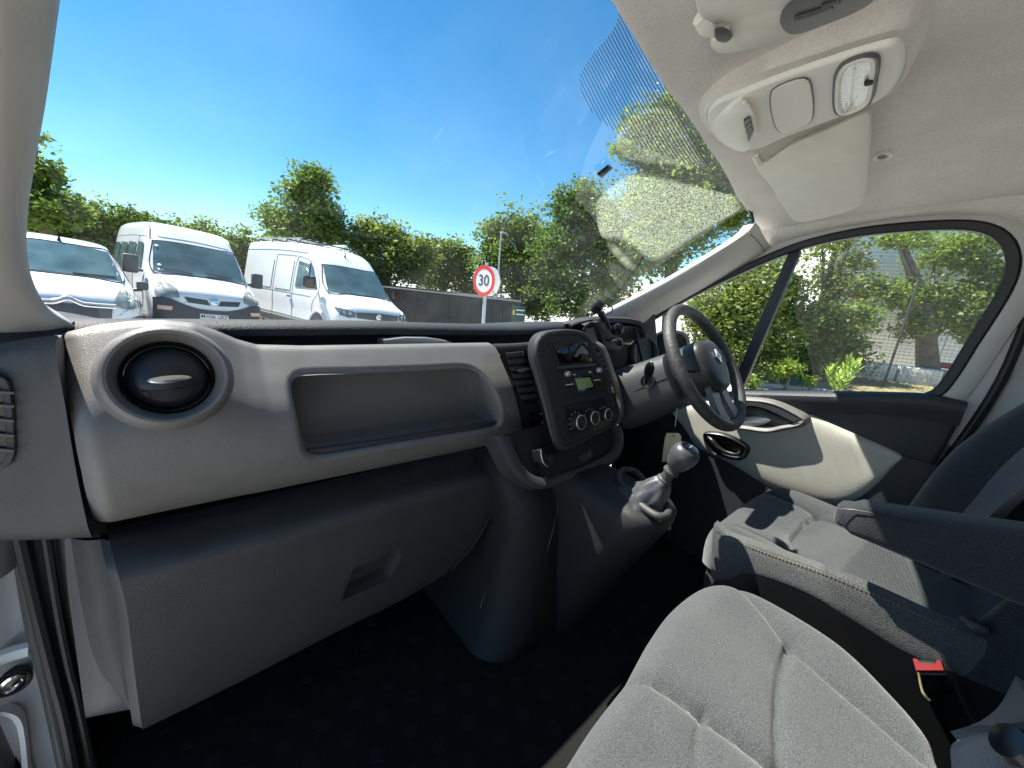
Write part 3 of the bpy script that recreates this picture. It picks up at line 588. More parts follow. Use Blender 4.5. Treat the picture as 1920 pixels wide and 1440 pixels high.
vs_([(1013, 775), (1015, 774.6), (1015.4, 776.6), (1013.4, 777)], M_MARK, .0056, .001, 'switch_mark', 0)
# vent and beige fillet on the driver's side
fil_o = [(1120, 640), (1135, 652), (1150, 690), (1162, 730), (1169, 765), (1166, 785), (1154, 800)]; fil_i = [(1112, 645), (1127, 662), (1140, 700), (1151, 735), (1157, 765), (1156, 785), (1149, 799)]
mk('side_fillet', patch([[Q(a, b, -.012) for a, b in fil_i], [Q((a + c) / 2, (b + d) / 2, .004) for (a, b), (c, d) in zip(fil_i, fil_o)], [Q(a, b, -.008) for a, b in fil_o], [Q(a, b, -.08) for a, b in fil_o]], 30, 10), M_TRIM, stack)
mk('vent_mouth', prism(QQ([(1118, 656), (1127, 664), (1143, 705), (1150, 722), (1144, 727), (1137, 712)], -.004), -SN * .01), M_BLACK, stack)
for k in range(7):
    t = k / 6; a, b = 1121 + 22 * t, 662 + 58 * t
    slab('slat', [(a, b), (a + 7, b - 1), (a + 8, b + 2), (a + 1, b + 3)], M_TRIMDK, -.001, .008, 0)
slab('switch_blank', [(1150, 738), (1154, 737), (1158, 764), (1154, 766)], M_CONSOLE, -.001, .01, .0005)

# ================================================================ lower console with tunnel
cons = thing('floor_console', 'dark moulded floor console running down below the heater dials', 'console', (.1, -.2, 0))
UN = V((0, -1, .55)).normalized(); UP = V((0, -.175, .53))
def U(px, py, off=0.0): return P(px, py, pl=(UP + UN * off, UN))
uo = [(926, 818), (940, 846), (955, 876), (974, 898), (996, 912), (1020, 917), (1060, 906), (1110, 890), (1150, 868), (1166, 848), (1170, 820), (1164, 796)]
ui = [(956, 818), (968, 846), (976, 866), (990, 884), (1008, 894), (1028, 896), (1060, 886), (1104, 870), (1140, 850), (1152, 834), (1155, 815), (1152, 798)]
O_, I_ = cr([U(*q) for q in uo], 50), cr([U(*q) for q in ui], 50)
mk('rim', loft([[p - UN * .05 for p in O_], O_, [a * .7 + b * .3 + UN * .007 for a, b in zip(O_, I_)], [a * .25 + b * .75 + UN * .006 for a, b in zip(O_, I_)], I_, [p - UN * .03 for p in I_]], open_=True), M_DASH, cons)
mk('pocket', prism([U(a, b, -.012) for a, b in [(945, 815)] + ui[1:] + [(1140, 780), (1040, 790)]], -UN * .004), M_CONSOLE, cons)
lev = rounded([U(*q, .022) for q in [(1010, 842), (1028, 838), (1037, 858), (1034, 874), (1022, 878), (1014, 866)]], .006)
mk('side_knob', prism(lev, -UN * .03, .002), M_BLACK, cons)
mk('knob_edge', tube([U(1014, 843, .023), U(1015, 855, .023), U(1019, 868, .023), U(1026, 875, .023)], .0012, 6, 14), M_SILVER, cons)
skt = rounded([U(*q, -.009) for q in [(1082, 856), (1108, 842), (1113, 855), (1090, 868)]], .004)
mk('socket_cover', prism(skt, -UN * .004, .001), M_DASH, cons)
mk('socket_dot', lathe([(.0016, 0), (.001, .001)], U(1105, 851, -.008), UN, 10, cap1=True), M_MARK, cons)
def sect(x0, x1, y0, y1, z, r, n=10):
    w, h = x1 - x0, y1 - y0; return [V(((x0 + x1) / 2 + a, (y0 + y1) / 2 + b, z)) for a, b in rr2(w, h, min(r, w / 2.01, h / 2.01), n)]
lo = [sect(-.175, .34, -.215, .42, 0, .10), sect(-.15, .34, -.225, .42, .035, .11), sect(-.115, .33, -.215, .42, .12, .12), sect(-.085, .33, -.20, .42, .22, .12), sect(-.07, .34, -.19, .42, .33, .10), sect(-.075, .37, -.165, .42, .42, .09), sect(-.08, .40, -.125, .42, .475, .07), sect(-.05, .42, -.09, .42, .52, .05), sect(.0, .42, -.05, .42, .56, .05)]
mk('tunnel', loft(lo, False, True), M_CONSOLE, cons, sharp=60)
for L in ([(1022, 1045), (1038, 990), (1046, 950)], [(1075, 1040), (1120, 1046), (1170, 1060)], [(915, 1085), (910, 1110), (900, 1140)]):
    mk('panel_seam', tube([P(a, b, Y=-.193) for a, b in L], .0010, 5, 12), M_BLACK, cons)
hook = [P(a, b, Y=-.165) for a, b in [(1064, 938), (1068, 948), (1073, 944), (1075, 934)]]
mk('coat_hook', tube(hook, .0025, 6, 12), M_DASH, cons)
# gear podium
gp = [sect(.06, .30, -.25, .0, .0, .06), sect(.06, .29, -.29, .0, .10, .07), sect(.06, .285, -.345, .0, .24, .08), sect(.06, .27, -.405, .0, .37, .08), sect(.06, .25, -.44, .0, .445, .075), sect(.064, .245, -.445, .0, .472, .07), sect(.075, .235, -.435, .0, .484, .06), sect(.10, .21, -.40, -.02, .492, .05)]
for l in gp[4:]:
    for p in l: p.z += min(.012, max(0, p.y + .42) * .1)
pod = mk('gear_podium', loft(gp, False, True), M_CONSOLE, cons, sharp=60)
gear = thing('gear_lever', 'grey ball gear lever with creased leather gaiter on dark podium', 'gear lever', (.15, -.40, .50))
gb, kn = P(1222, 928, X=.15), P(1279, 858, X=.155)
g0 = [P(a, b, Z=.500) for a, b in [(1160, 890), (1172, 881), (1190, 884), (1212, 906), (1238, 932), (1253, 952), (1250, 966), (1234, 968), (1208, 952), (1182, 928), (1164, 906)]]
mk('surround', tube(g0, .009, 10, 60, True), M_DASH, gear)
ax = (kn - gb).normalized(); x_, y_, _ = axes(ax); hk = (kn - gb).length
G = []
for k, (h, r, tw) in enumerate(((-.055, .066, 0), (-.036, .058, .1), (-.018, .048, .25), (.0, .041, .4), (.02, .033, .5), (.036, .027, .6), (.048, .021, .7), (.056, .017, .8))):
    G.append([gb + ax * h + (x_ * math.cos(t) + y_ * math.sin(t)) * r * (1 + (.20 * math.sin(4 * t + tw * 9) + .10 * math.sin(9 * t - tw * 14)) * (1 - k / 9)) for t in np.linspace(0, 2 * math.pi, 48, endpoint=False)])
mk('gaiter', loft(G, False, True), mat('gaiter_leather', (.055, .055, .06), .4, bump=.3, bscale=200), gear, sharp=80)
mk('collar', lathe([(.018, hk * .34), (.0195, hk * .38), (.0165, hk * .41), (.0175, hk * .45), (.0135, hk * .48), (.0125, hk * .60), (.013, hk * .62), (.018, hk * .63), (.0185, hk * .67), (.014, hk * .69), (.013, hk * .8)], gb, ax, 24), M_DASH, gear)
KS = 1.08
knob = mk('knob', lathe([(r * KS, h * KS) for r, h in [(.0115, -.032), (.0150, -.030), (.0185, -.026), (.0235, -.014), (.0280, .002), (.0285, .012), (.026, .021), (.021, .0275), (.0185, .0285)]], kn, ax, 36, cap1=True), mat('knob_plastic', (.05, .05, .055), .4, bump=.1, bscale=300), gear)
mk('knob_cap', lathe([(r * KS, h * KS) for r, h in [(.0195, .027), (.0185, .0305), (.012, .0315), (.001, .032)]], kn, ax, 28, cap1=True), M_GLOSS, knob)
for s in (-1, 0, 1):
    mk('knob_mark', rbox(kn + ax * .0325 * KS + x_ * s * .007, (.0015, .0015, .0015), 0), M_MARK, knob)

# ================================================================ instrument binnacle
binn = thing('instrument_binnacle', 'dark hooded instrument binnacle with beige rim behind the steering wheel', 'binnacle', (.48, 0, .75))
hoodt = [P(1096, 612, Y=.06), P(1115, 601, Y=.055), P(1150, 598, Y=.04), P(1185, 600, Y=.02), P(1205, 607, Y=0), P(1213, 620, Y=-.01), P(1214, 632, Y=-.01)]
hoodb = [p + V((0, .20, -.05)) for p in hoodt]
mk('hood', patch([hoodb, [p + V((0, .09, -.006)) for p in hoodt], [p + V((0, .02, .004)) for p in hoodt], hoodt, [p + V((-.004, .004, -.012)) for p in hoodt]], 40, 16, .003), M_DASHTOP, binn)
hu = [P(1098, 616, Y=.06), P(1120, 612, Y=.055), P(1152, 611, Y=.04), P(1184, 612, Y=.02), P(1202, 616, Y=0), P(1210, 625, Y=-.01), P(1209, 634, Y=-.01)]
hv_ = [P(1100, 660, Y=.09), P(1122, 652, Y=.09), P(1150, 645, Y=.08), P(1176, 640, Y=.07), P(1192, 638, Y=.06), P(1198, 640, Y=.05), P(1200, 645, Y=.05)]
mk('hood_rim', patch([hu, [a * .5 + b * .5 + V((0, .01, .006)) for a, b in zip(hu, hv_)], hv_], 40, 12), M_TRIM, binn)
MBK = mat('binnacle_black', (.006, .006, .007), .7, spec=.2)
mk('dial_face', patch([[P(1095, 640, Y=.13), P(1160, 640, Y=.13), P(1214, 636, Y=.13)], [P(1105, 760, Y=.12), P(1170, 760, Y=.12), P(1225, 760, Y=.12)]], 10, 8), MBK, binn)
rc = P(1209, 662, Y=.0)
mk('dial_ring', lathe([(.052, -.05), (.056, .0), (.052, .006), (.047, .0), (.043, -.05)], rc, (-.55, -.8, .22), 40, 1, 1.15), M_TRIMDK, binn)
mk('lower_cowl', patch([[(.27, .03, .76), (.60, .02, .72), (.80, .0, .74)], [(.27, .0, .64), (.60, -.04, .64), (.80, -.04, .66)], [(.27, .06, .50), (.60, .04, .52), (.80, .04, .54)], [(.27, .25, .40), (.60, .25, .45), (.80, .25, .45)]], 16, 20), MBK, binn)
mk('pillar_foot', patch([[P(1185, 612, Y=.03), P(1213, 600, Y=.03), P(1224, 590, Y=.03)], [P(1205, 690, Y=-.02), P(1216, 690, Y=-.02), P(1232, 690, Y=-.02)]], 6, 8, .01), M_CONSOLE, binn)

# ================================================================ steering wheel and column
WC = V((.442, -.341, .81)); WN = V((.033, -.826, .562)).normalized(); wx = V((0, 0, 1)).cross(WN).normalized(); wu = WN.cross(wx)
wheel = thing('steering_wheel', 'worn dark leather steering wheel seen from its left side', 'steering wheel', WC)
def wp(a, b, c=0): return WC + wx * a + wu * b + WN * c
rim = mk('rim', tube([wp(.178 * math.cos(t), .178 * math.sin(t)) for t in np.linspace(0, 2 * math.pi, 96, endpoint=False)], .0165, 16, closed=True), M_LEATHER, wheel)
mk('rim_seam', tube([wp(.1665 * math.cos(t), .1665 * math.sin(t), .0118) for t in np.linspace(math.pi * 1.02, math.pi * 1.98, 60)], .0016, 5), M_TRIMDK, rim)
air = []
for k, (s, h) in enumerate(((1.0, -.045), (1.02, -.01), (1.0, .012), (.93, .024), (.75, .031), (.4, .035))):
    air.append([wp(a * s, b * s, h) for a, b in [((.075 + .012 * math.sin(t)) * math.copysign(abs(math.cos(t)) ** .7, math.cos(t)), .078 * math.copysign(abs(math.sin(t)) ** .8, math.sin(t)) - .005) for t in np.linspace(0, 2 * math.pi, 56, endpoint=False)]])
hub = mk('airbag_cover', loft(air, True, True), M_HUB, wheel, sharp=60)
def lozenge(s, h): return [wp(a * s, b * s + .012, h) for a, b in ((0, .022), (.013, 0), (0, -.022), (-.013, 0))]
mk('emblem', loft([lozenge(1, .036), lozenge(1, .040), lozenge(.55, .040), lozenge(.55, .036), lozenge(1, .036)]), M_CHROME, hub, smooth=False)
for a0, a1 in (((.06, .01), (.172, .02)), ((-.06, .01), (-.172, .02)), ((.03, -.05), (.045, -.168)), ((-.03, -.05), (-.045, -.168))):
    d = V((a1[0] - a0[0], a1[1] - a0[1], 0)); n = V((-d.y, d.x, 0)).normalized()
    sec = lambda c, w, h: [wp(c[0] + n.x * w, c[1] + n.y * w, h - .010), wp(c[0] + n.x * w, c[1] + n.y * w, h + .006), wp(c[0] - n.x * w, c[1] - n.y * w, h + .006), wp(c[0] - n.x * w, c[1] - n.y * w, h - .010)]
    m_ = ((a0[0] + a1[0]) / 2, (a0[1] + a1[1]) / 2)
    mk('spoke', loft([sec(a0, .026, .002), sec(m_, .02, -.004), sec(a1, .022, .0)], True, True), M_DASH if a0[1] > 0 else mat('spoke_grey', (.09, .09, .095), .35), wheel, sharp=50)
mk('boss', lathe([(.062, -.075), (.072, -.06), (.07, -.03), (.055, -.012)], WC, WN, 36), M_CONSOLE, wheel)
coln = thing('steering_column', 'dark shrouded steering column with stubby stalk and ignition', 'steering column', WC - WN * .2)
cl = []
for h, a, b in ((-.30, .085, .10), (-.24, .085, .10), (-.18, .082, .092), (-.115, .080, .086), (-.085, .079, .083), (-.083, .066, .072)):
    cl.append([wp(q[0] * a, q[1] * b - .006, h) for q in [(math.copysign(abs(math.cos(t)) ** .75, math.cos(t)), math.copysign(abs(math.sin(t)) ** .75, math.sin(t))) for t in np.linspace(0, 2 * math.pi, 48, endpoint=False)]])
cl = list(zip(*[cr(q, 26) for q in zip(*cl[:5])])) + [cl[5]]
shr = mk('shroud', loft(cl, False, True), mat('shroud_plastic', (.05, .05, .053), .45, bump=.3, bscale=400), coln, sharp=50)
mk('shroud_seam', tube([wp(-.083, .0, -.25), wp(-.081, .002, -.15), wp(-.0795, .002, -.085)], .001, 5, 10), M_GLOSS, coln)
sp_ = P(1212, 715, X=.335); se = P(1222, 688, X=.30)
mk('stalk_socket', lathe([(.020, -.01), (.020, .003), (.016, .004), (.013, -.002)], sp_ + V((.006, 0, 0)), (-1, -.25, .3), 24, 1, 1.1), M_BLACK, coln)
sd = (se - sp_)
mk('stalk', loft([[sp_ + sd * t + V((0, math.cos(q), math.sin(q))) * r + V((-.01 * t, 0, 0)) for q in np.linspace(0, 2 * math.pi, 20, endpoint=False)] for t, r in ((-.1, .007), (.25, .0085), (.45, .012), (.7, .0155), (.95, .015), (1.15, .010), (1.22, .003))], True, True), M_BLACK, coln, sharp=60)
mk('far_stalk', tube([wp(.08, .02, -.10), wp(.13, .035, -.09), wp(.17, .04, -.085)], [.006, .008, .009], 10, 10), M_BLACK, coln)
kh = P(1270, 765, X=.40)
key = thing('key_tag', 'yellowed card tag hanging on a thin string from the ignition', 'tag', P(1258, 850, X=.40))
mk('key_ring', lathe([(.006, -.002), (.008, 0), (.006, .002)], kh, (-1, -.3, 0), 16), M_CHROME, key)
mk('string', tube([kh, P(1266, 800, X=.40)], .0008, 5), M_MARK, key)
kt = [(1250, 812), (1272, 812), (1277, 818), (1276, 838), (1268, 864), (1241, 866), (1244, 840), (1247, 820)]
mk('card', prism([P(a, b, X=.40) for a, b in kt], (.0012, 0, 0)), M_TAG, key, smooth=False)
mk('card_hole', lathe([(.0028, -.0006), (.0028, .0006)], P(1263, 817, X=.399), (-1, 0, 0), 12, cap0=True, cap1=True), M_BLACK, key)
# phone holder on the dash
hold = thing('phone_holder', 'black articulated phone holder clamped to the dash top', 'phone holder', P(1125, 640, Y=-.02))
HYY = -.01
mk('arm', tube([P(a, b, Y=y) for a, b, y in [(1068, 612, .05), (1088, 604, .04), (1112, 599, .01), (1122, 606, HYY)]], [.010, .009, .009, .008], 10, 24, flat=.7), M_CONSOLE, hold)
bc = P(1120, 575, Y=HYY)
mk('clamp_ball', lathe([(.006, -.026), (.014, -.024), (.0185, -.010), (.0185, .010), (.015, .020), (.008, .024), (.001, .025)], bc, (-.5, -.7, .55), 24, cap0=True, cap1=True), M_BLACK, hold)
mk('wire_loop', tube([P(a, b, Y=HYY) for a, b in [(1130, 566), (1140, 570), (1148, 577), (1147, 585), (1138, 588)]], .0022, 6, 20), M_BLACK, hold)
mk('neck', tube([P(1126, 586, Y=HYY), P(1134, 600, Y=HYY - .005), P(1140, 615, Y=HYY - .01)], [.012, .010, .013], 10, 10), M_BLACK, hold)
cr_ = rounded([P(a, b, Y=-.03) for a, b in [(1118, 604), (1134, 603), (1143, 628), (1144, 640), (1166, 637), (1168, 652), (1160, 658), (1140, 654), (1133, 650)]], .006)
mk('cradle', prism(cr_, (0.01, .03, 0), .003), M_CONSOLE, hold)
jc = P(1158, 617, Y=-.01)
mk('cradle_joint', lathe([(.012, -.02), (.018, -.016), (.020, .006), (.017, .014), (.008, .018), (.001, .0185)], jc, (-.3, -.9, .3), 24, cap1=True), M_GLOSS, hold)
mk('cradle_foot', tube([P(1142, 640, Y=-.035), P(1150, 634, Y=-.04), P(1163, 636, Y=-.04), P(1166, 648, Y=-.035)], .005, 8, 20), M_BLACK, hold)
# ================================================================ driver's door
door = thing('driver_door', 'closed driver door with black upper card, beige lower panel and side window', 'door', (.80, -.4, .3))
DX = .80; dn = V((-1, 0, 0))
wo = [(1190, 640), (1205, 612), (1222, 601), (1300, 556), (1400, 508), (1500, 468), (1600, 445), (1700, 434), (1800, 431), (1850, 440), (1878, 464), (1885, 500), (1868, 548), (1810, 642), (1766, 712), (1742, 735), (1705, 741), (1560, 739), (1390, 736), (1250, 735), (1200, 730)]
w3 = cr([P(a, b, X=DX) for a, b in wo], 150, True)
mk('window_seal', ring(shrink(w3, -.023, dn), .023, dn, .02), M_RUBBER, door)
fr_o = shrink(w3, -.062, dn)
mk('window_frame', loft([[p + V((.03, 0, 0)) for p in shrink(w3, -.020, dn)], [p + V((-.004, 0, 0)) for p in shrink(w3, -.024, dn)], [p + V((-.008, 0, 0)) for p in shrink(w3, -.045, dn)], [p + V((-.002, 0, 0)) for p in shrink(w3, -.058, dn)], [p + V((.03, 0, 0)) for p in fr_o]]), M_PILLAR, door)
mk('window_pane', patch([[(.835, .10, .6), (.835, -.95, .6)], [(.84, .10, .9), (.84, -.95, .9)], [(.82, .10, 1.25), (.82, -.95, 1.25)]], 20, 12), M_SGLASS, door)
mk('window_divider', prism([P(a, b, X=.805) for a, b in [(1476, 478), (1498, 466), (1500, 472), (1388, 738), (1370, 738), (1372, 722)]], (.025, 0, 0), .003), M_RUBBER, door)
# broad painted rear edge of the door and body seal
rearL = [(1790, 425), (1860, 432), (1892, 462), (1902, 500), (1888, 552), (1830, 650), (1785, 720), (1745, 752), (1700, 790)]
rearR = [(1840, 395), (1925, 415), (1958, 470), (1950, 520), (1925, 590), (1898, 660), (1868, 722), (1835, 775), (1790, 840)]
rm_ = [((a + c) / 2, (b + d) / 2) for (a, b), (c, d) in zip(rearL, rearR)]
mk('painted_edge', patch([[P(a, b, X=.80) for a, b in rearL], [P(a, b, X=.812) for a, b in rm_], [P(a, b, X=.835) for a, b in rearR]], 50, 12), M_INNERP, door)
seal = [(1700, 402), (1800, 398), (1880, 405), (1925, 430), (1945, 490), (1935, 560), (1908, 640), (1880, 705), (1845, 765), (1800, 830), (1750, 900), (1715, 950), (1690, 1000)]
mk('body_seal', tube([P(a, b, X=.835) for a, b in seal], .011, 10, 70), M_RUBBER, cab)
bp_i = [(1935, 560), (1915, 650), (1885, 715), (1850, 775), (1805, 840), (1755, 910), (1715, 965), (1690, 1010)]
bp_o = [(2000, 560), (1990, 640), (1975, 700), (1950, 760), (1900, 860), (1850, 920), (1800, 980), (1760, 1040)]
mk('rear_pillar', patch([[P(a, b, X=.845) for a, b in bp_i], [P((a + c) / 2, (b + d) / 2, X=.82) for (a, b), (c, d) in zip(bp_i, bp_o)], [P(a, b, X=.80) for a, b in bp_o], [P(a, b, X=.80) + V((0, -.3, 0)) for a, b in bp_o]], 40, 16), M_PILLAR, cab)
mk('sill_panel', patch([[(.865, -.88, .80), (.865, -1.3, .80)], [(.865, -.88, 0), (.865, -1.3, 0)]], 0, 0, .01), M_PILLAR, cab)
mk('sill_panel', patch([[(.862, -.55, .655), (.862, -1.3, .655)], [(.862, -.55, 0), (.862, -1.3, 0)]], 0, 0, .01), M_PILLAR, cab)
mk('sill_panel', patch([[(.858, -.80, .78), (.858, -.92, .78)], [(.858, -.80, .6), (.858, -.92, .6)]], 0, 0, .01), M_PILLAR, cab)
# dark upper card
co = [(1200, 742), (1250, 737), (1390, 736), (1560, 739), (1700, 742), (1748, 745), (1812, 762), (1806, 778), (1775, 835), (1730, 905), (1690, 960), (1640, 1010), (1500, 1010), (1400, 960), (1290, 880), (1230, 850), (1200, 800)]
def card(name, L, x, m, r=.012, th=.05, parent=door, bev=.006, seg=3):
    return mk(name, prism(rounded([P(a, b, X=x) for a, b in L], r), (th, 0, 0), bev, seg), m, parent)
cl_ = cr([P(a, b, X=.792) for a, b in co], 110, True)
mk('door_card', loft([[p + V((.04, 0, 0)) for p in cl_], [p + V((.006, 0, 0)) for p in cl_], [p + V((.001, 0, 0)) for p in shrink(cl_, .004, dn)], shrink(cl_, .010, dn)], False, True), M_DOORDK, door, sharp=50)
mk('card_lower', patch([[(.80, .12, .62), (.80, -1.0, .62)], [(.80, .12, .0), (.80, -1.0, .0)]], 0, 0, .02), M_DOORDK, door)
top_i = [P(a, b, X=.772) for a, b in [(1390, 742), (1560, 745), (1700, 748), (1770, 756), (1812, 765)]]
top_o = [P(a, b, X=.81) for a, b in [(1380, 731), (1560, 735), (1700, 738), (1745, 741), (1812, 758)]]
mk('sill_cap', patch([top_o, [(a + b) / 2 + V((0, 0, .006)) for a, b in zip(top_i, top_o)], top_i, [p + V((.012, 0, -.05)) for p in top_i]], 40, 12, .004), M_DOORDK, door)
# beige lower panel
bt_ = cr([P(a, b, X=.784) for a, b in [(1262, 772), (1300, 756), (1370, 752), (1425, 764), (1478, 763), (1530, 782), (1610, 818), (1680, 848), (1692, 856)]], 70)
bb_ = cr([P(a, b, X=.784) for a, b in [(1286, 800), (1306, 838), (1370, 872), (1432, 910), (1500, 938), (1570, 952), (1620, 932), (1680, 872), (1692, 858)]], 70); rows = [[p + V((.03, 0, .002)) for p in bt_]]
for f in np.linspace(0, 1, 16): rows.append([a.lerp(b, f) + V((-.014 * (1 - (2 * f - 1) ** 6), 0, 0)) for a, b in zip(bt_, bb_)])
rows.append([p + V((.03, 0, -.002)) for p in bb_])
mk('beige_panel', patch(rows), M_DOORTRIM, door, sharp=60)
# armrest pull
pu = cr([P(a, b, X=.745) for a, b in [(1375, 752), (1410, 748), (1450, 754), (1490, 772), (1512, 788), (1500, 800), (1470, 806), (1440, 812), (1405, 808), (1375, 800)]], 60, True)
pull = mk('pull_handle', loft([[p + V((.05, 0, 0)) for p in shrink(pu, -.008, dn)], pu, [p + V((-.004, 0, 0)) for p in shrink(pu, .006, dn)], shrink(pu, .014, dn), [p + V((.03, 0, 0)) for p in shrink(pu, .017, dn)]], False, True), M_TRIM, door, sharp=60)
mk('pull_recess', prism(cr([P(a, b, X=.756) for a, b in [(1380, 765), (1420, 764), (1445, 775), (1482, 793), (1455, 800), (1420, 803), (1385, 798)]], 40, True), (.01, 0, 0), .002), M_BLACK, pull)
mk('pull_grip', loft([cr([P(a, b, X=.740) for a, b in L], 30) for L in ([(1375, 758), (1412, 754), (1455, 764), (1500, 786)], [(1378, 764), (1412, 761), (1448, 771), (1485, 790)])] + [[p + V((.02, 0, -.002)) for p in cr([P(a, b, X=.740) for a, b in [(1378, 764), (1412, 761), (1448, 771), (1485, 790)]], 30)]], open_=True), M_DASH, pull)
mk('silver_scoop', prism(cr([P(a, b, X=.752) for a, b in [(1384, 787), (1410, 781), (1436, 783), (1446, 788), (1430, 796), (1400, 799)]], 30, True), (.006, 0, 0), .002), M_SILVER, pull)
# inner door handle
ib = cr([P(a, b, X=.750) for a, b in [(1318, 815), (1324, 811), (1350, 813), (1378, 823), (1400, 838), (1402, 846), (1394, 860), (1385, 863), (1355, 858), (1333, 850), (1322, 834)]], 60, True)
hb = mk('handle_bezel', loft([[p + V((.03, 0, 0)) for p in shrink(ib, -.002, dn)], ib, [p + V((-.003, 0, 0)) for p in shrink(ib, .004, dn)], shrink(ib, .009, dn), [p + V((.014, 0, 0)) for p in shrink(ib, .013, dn)]], False, True), M_BLACK, door, sharp=50)
mk('handle_lever', tube([P(a, b, X=x) for a, b, x in [(1328, 820, .755), (1335, 826, .747), (1345, 838, .742), (1360, 847, .741), (1380, 852, .742), (1388, 848, .752)]], [.008, .010, .009, .0075, .007, .005], 12, 30), M_BLACK, hb)
# exterior mirror behind the quarter light
ms = cr([P(a, b, X=1.0) for a, b in [(1222, 690), (1224, 640), (1232, 624), (1255, 620), (1282, 624), (1292, 640), (1290, 672), (1280, 690)]], 40, True)
mir = mk('exterior_mirror', loft([[p + V((.14, .05, 0)) for p in shrink(ms, .015, dn)], [p + V((.05, .02, 0)) for p in ms], ms, shrink(ms, .010, dn), [p + V((.012, 0, 0)) for p in shrink(ms, .014, dn)]], True, True), M_DASH, door, sharp=60)
mk('mirror_glass', prism(shrink([p + V((.008, 0, 0)) for p in ms], .014, dn), (.003, 0, 0)), M_CHROME, mir)
mk('mirror_stem', tube([P(1240, 690, X=1.0), P(1236, 720, X=.88)], .02, 8, 8), M_DASH, mir)

# ================================================================ seats
def dist_poly(x, y, pl):
    best = 9
    for (ax_, ay), (bx, by) in zip(pl[:-1], pl[1:]):
        dx, dy = bx - ax_, by - ay; t = max(0, min(1, ((x - ax_) * dx + (y - ay) * dy) / (dx * dx + dy * dy))); best = min(best, math.hypot(x - ax_ - t * dx, y - ay - t * dy))
    return best
def pdist(X, Y, L, closed=False):
    A = np.array(L, float); B = np.roll(A, -1, 0) if closed else A[1:]; A = A if closed else A[:-1]; best = np.full(X.shape, 9.0)
    for (ax_, ay), (bx, by) in zip(A, B):
        dx, dy = bx - ax_, by - ay; t = np.clip(((X - ax_) * dx + (Y - ay) * dy) / (dx * dx + dy * dy + 1e-12), 0, 1); best = np.minimum(best, np.hypot(X - ax_ - t * dx, Y - ay - t * dy))
    return best
def cushion(outline, zf, drop, rad, grooves, nx=130, ny=150, swap=False):
    """stuffed cushion: outline (x, y) loop, top height zf(x, y), side drop, edge radius, seams"""
    O = np.array(outline); O = O[:, ::-1] if swap else O; y0, y1 = O[:, 1].min() + 1e-4, O[:, 1].max() - 1e-4; X = np.zeros((ny, nx)); Y = np.zeros((ny, nx)); n = len(O)
    for k in range(ny):
        y = y0 + (y1 - y0) * (.5 - .5 * math.cos(math.pi * k / (ny - 1))); xs_ = []
        for i in range(n):
            (xa, ya), (xb, yb) = O[i], O[(i + 1) % n]
            if (ya > y) != (yb > y): xs_.append(xa + (xb - xa) * (y - ya) / (yb - ya))
        if not xs_: xs_ = [X[k - 1, 0], X[k - 1, -1]]
        lo_, hi_ = min(xs_), max(xs_); u = np.linspace(0, 1, nx); u = u + .06 * np.sin(2 * np.pi * u) * -1; X[k] = lo_ + (hi_ - lo_) * u; Y[k] = y
    if swap: X, Y = Y, X
    d = pdist(X, Y, outline, True); q = np.clip(1 - d / rad, 0, 1); Z = zf(X, Y) - rad * (1 - np.sqrt(np.maximum(0, 1 - q * q)))
    for gl, w, dp in grooves: Z -= dp * np.exp(-(pdist(X, Y, gl) / w) ** 2) + dp * .55 * np.exp(-(pdist(X, Y, gl) / (w * 3.5)) ** 2)
    m = MB().add(patch([[V((X[k, i], Y[k, i], Z[k, i])) for i in range(nx)] for k in range(ny)]))
    o = [V((a, b, float(zf(np.array(a), np.array(b))))) for a, b in outline]
    m.add(loft([[p + V((0, 0, -rad)) for p in o], [p + V((0, 0, -rad - .02)) for p in shrink(o, -.003, (0, 0, 1))], [p + V((0, 0, -drop * .7)) for p in shrink(o, -.003, (0, 0, 1))], [p + V((0, 0, -drop)) for p in o]])); return m
def zpl(L, z): return [(lambda p: (p.x, p.y))(P(a, b, Z=z)) for a, b in L]
# driver's seat
ds = thing('driver_seat', 'grey fabric driver seat with dark bolsters and fold-down armrest', 'seat', (.45, -.8, 0))
dzf = lambda x, y: .450 + .022 * np.exp(-((x - .25) / .07) ** 2) + .016 * np.exp(-((x - .66) / .07) ** 2) - .07 * np.maximum(0, -(y + .60)) - 5 * np.maximum(0, y + .56) ** 2
dout = [(p.x, p.y) for p in cr([V((a, b, 0)) for a, b in [(.235, -.56), (.25, -.515), (.30, -.490), (.38, -.485), (.48, -.488), (.58, -.498), (.645, -.525), (.675, -.58), (.685, -.75), (.685, -.95), (.67, -1.08), (.45, -1.10), (.25, -1.08), (.232, -.95), (.228, -.75)]], 140, True)]
dgr = [([(.30, -.50), (.325, -.66), (.33, -.80), (.335, -1.05)], .006, .009), ([(.60, -.50), (.585, -.66), (.58, -.80), (.575, -1.05)], .006, .008), ([(.33, -.655), (.40, -.642), (.50, -.642), (.585, -.655)], .007, .012)]
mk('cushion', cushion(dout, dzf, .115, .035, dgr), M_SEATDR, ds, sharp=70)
sk = [V((a, b, float(dzf(a, b)) - .11)) for a, b in dout[:]]
mk('seat_base', loft([[p for p in shrink(sk, .012, (0, 0, 1))], [V((p.x, p.y, .20)) for p in shrink(sk, .02, (0, 0, 1))], [V((p.x, p.y, .0)) for p in shrink(sk, .05, (0, 0, 1))]]), M_DASH, ds)
st_ = [P(a, b, X=.233) for a, b in [(1342, 985), (1362, 1005), (1400, 1020), (1450, 1040), (1510, 1060), (1570, 1082), (1630, 1108), (1690, 1135), (1745, 1160), (1790, 1178)]]
stit = MB(); sp2 = cr(st_, 120)
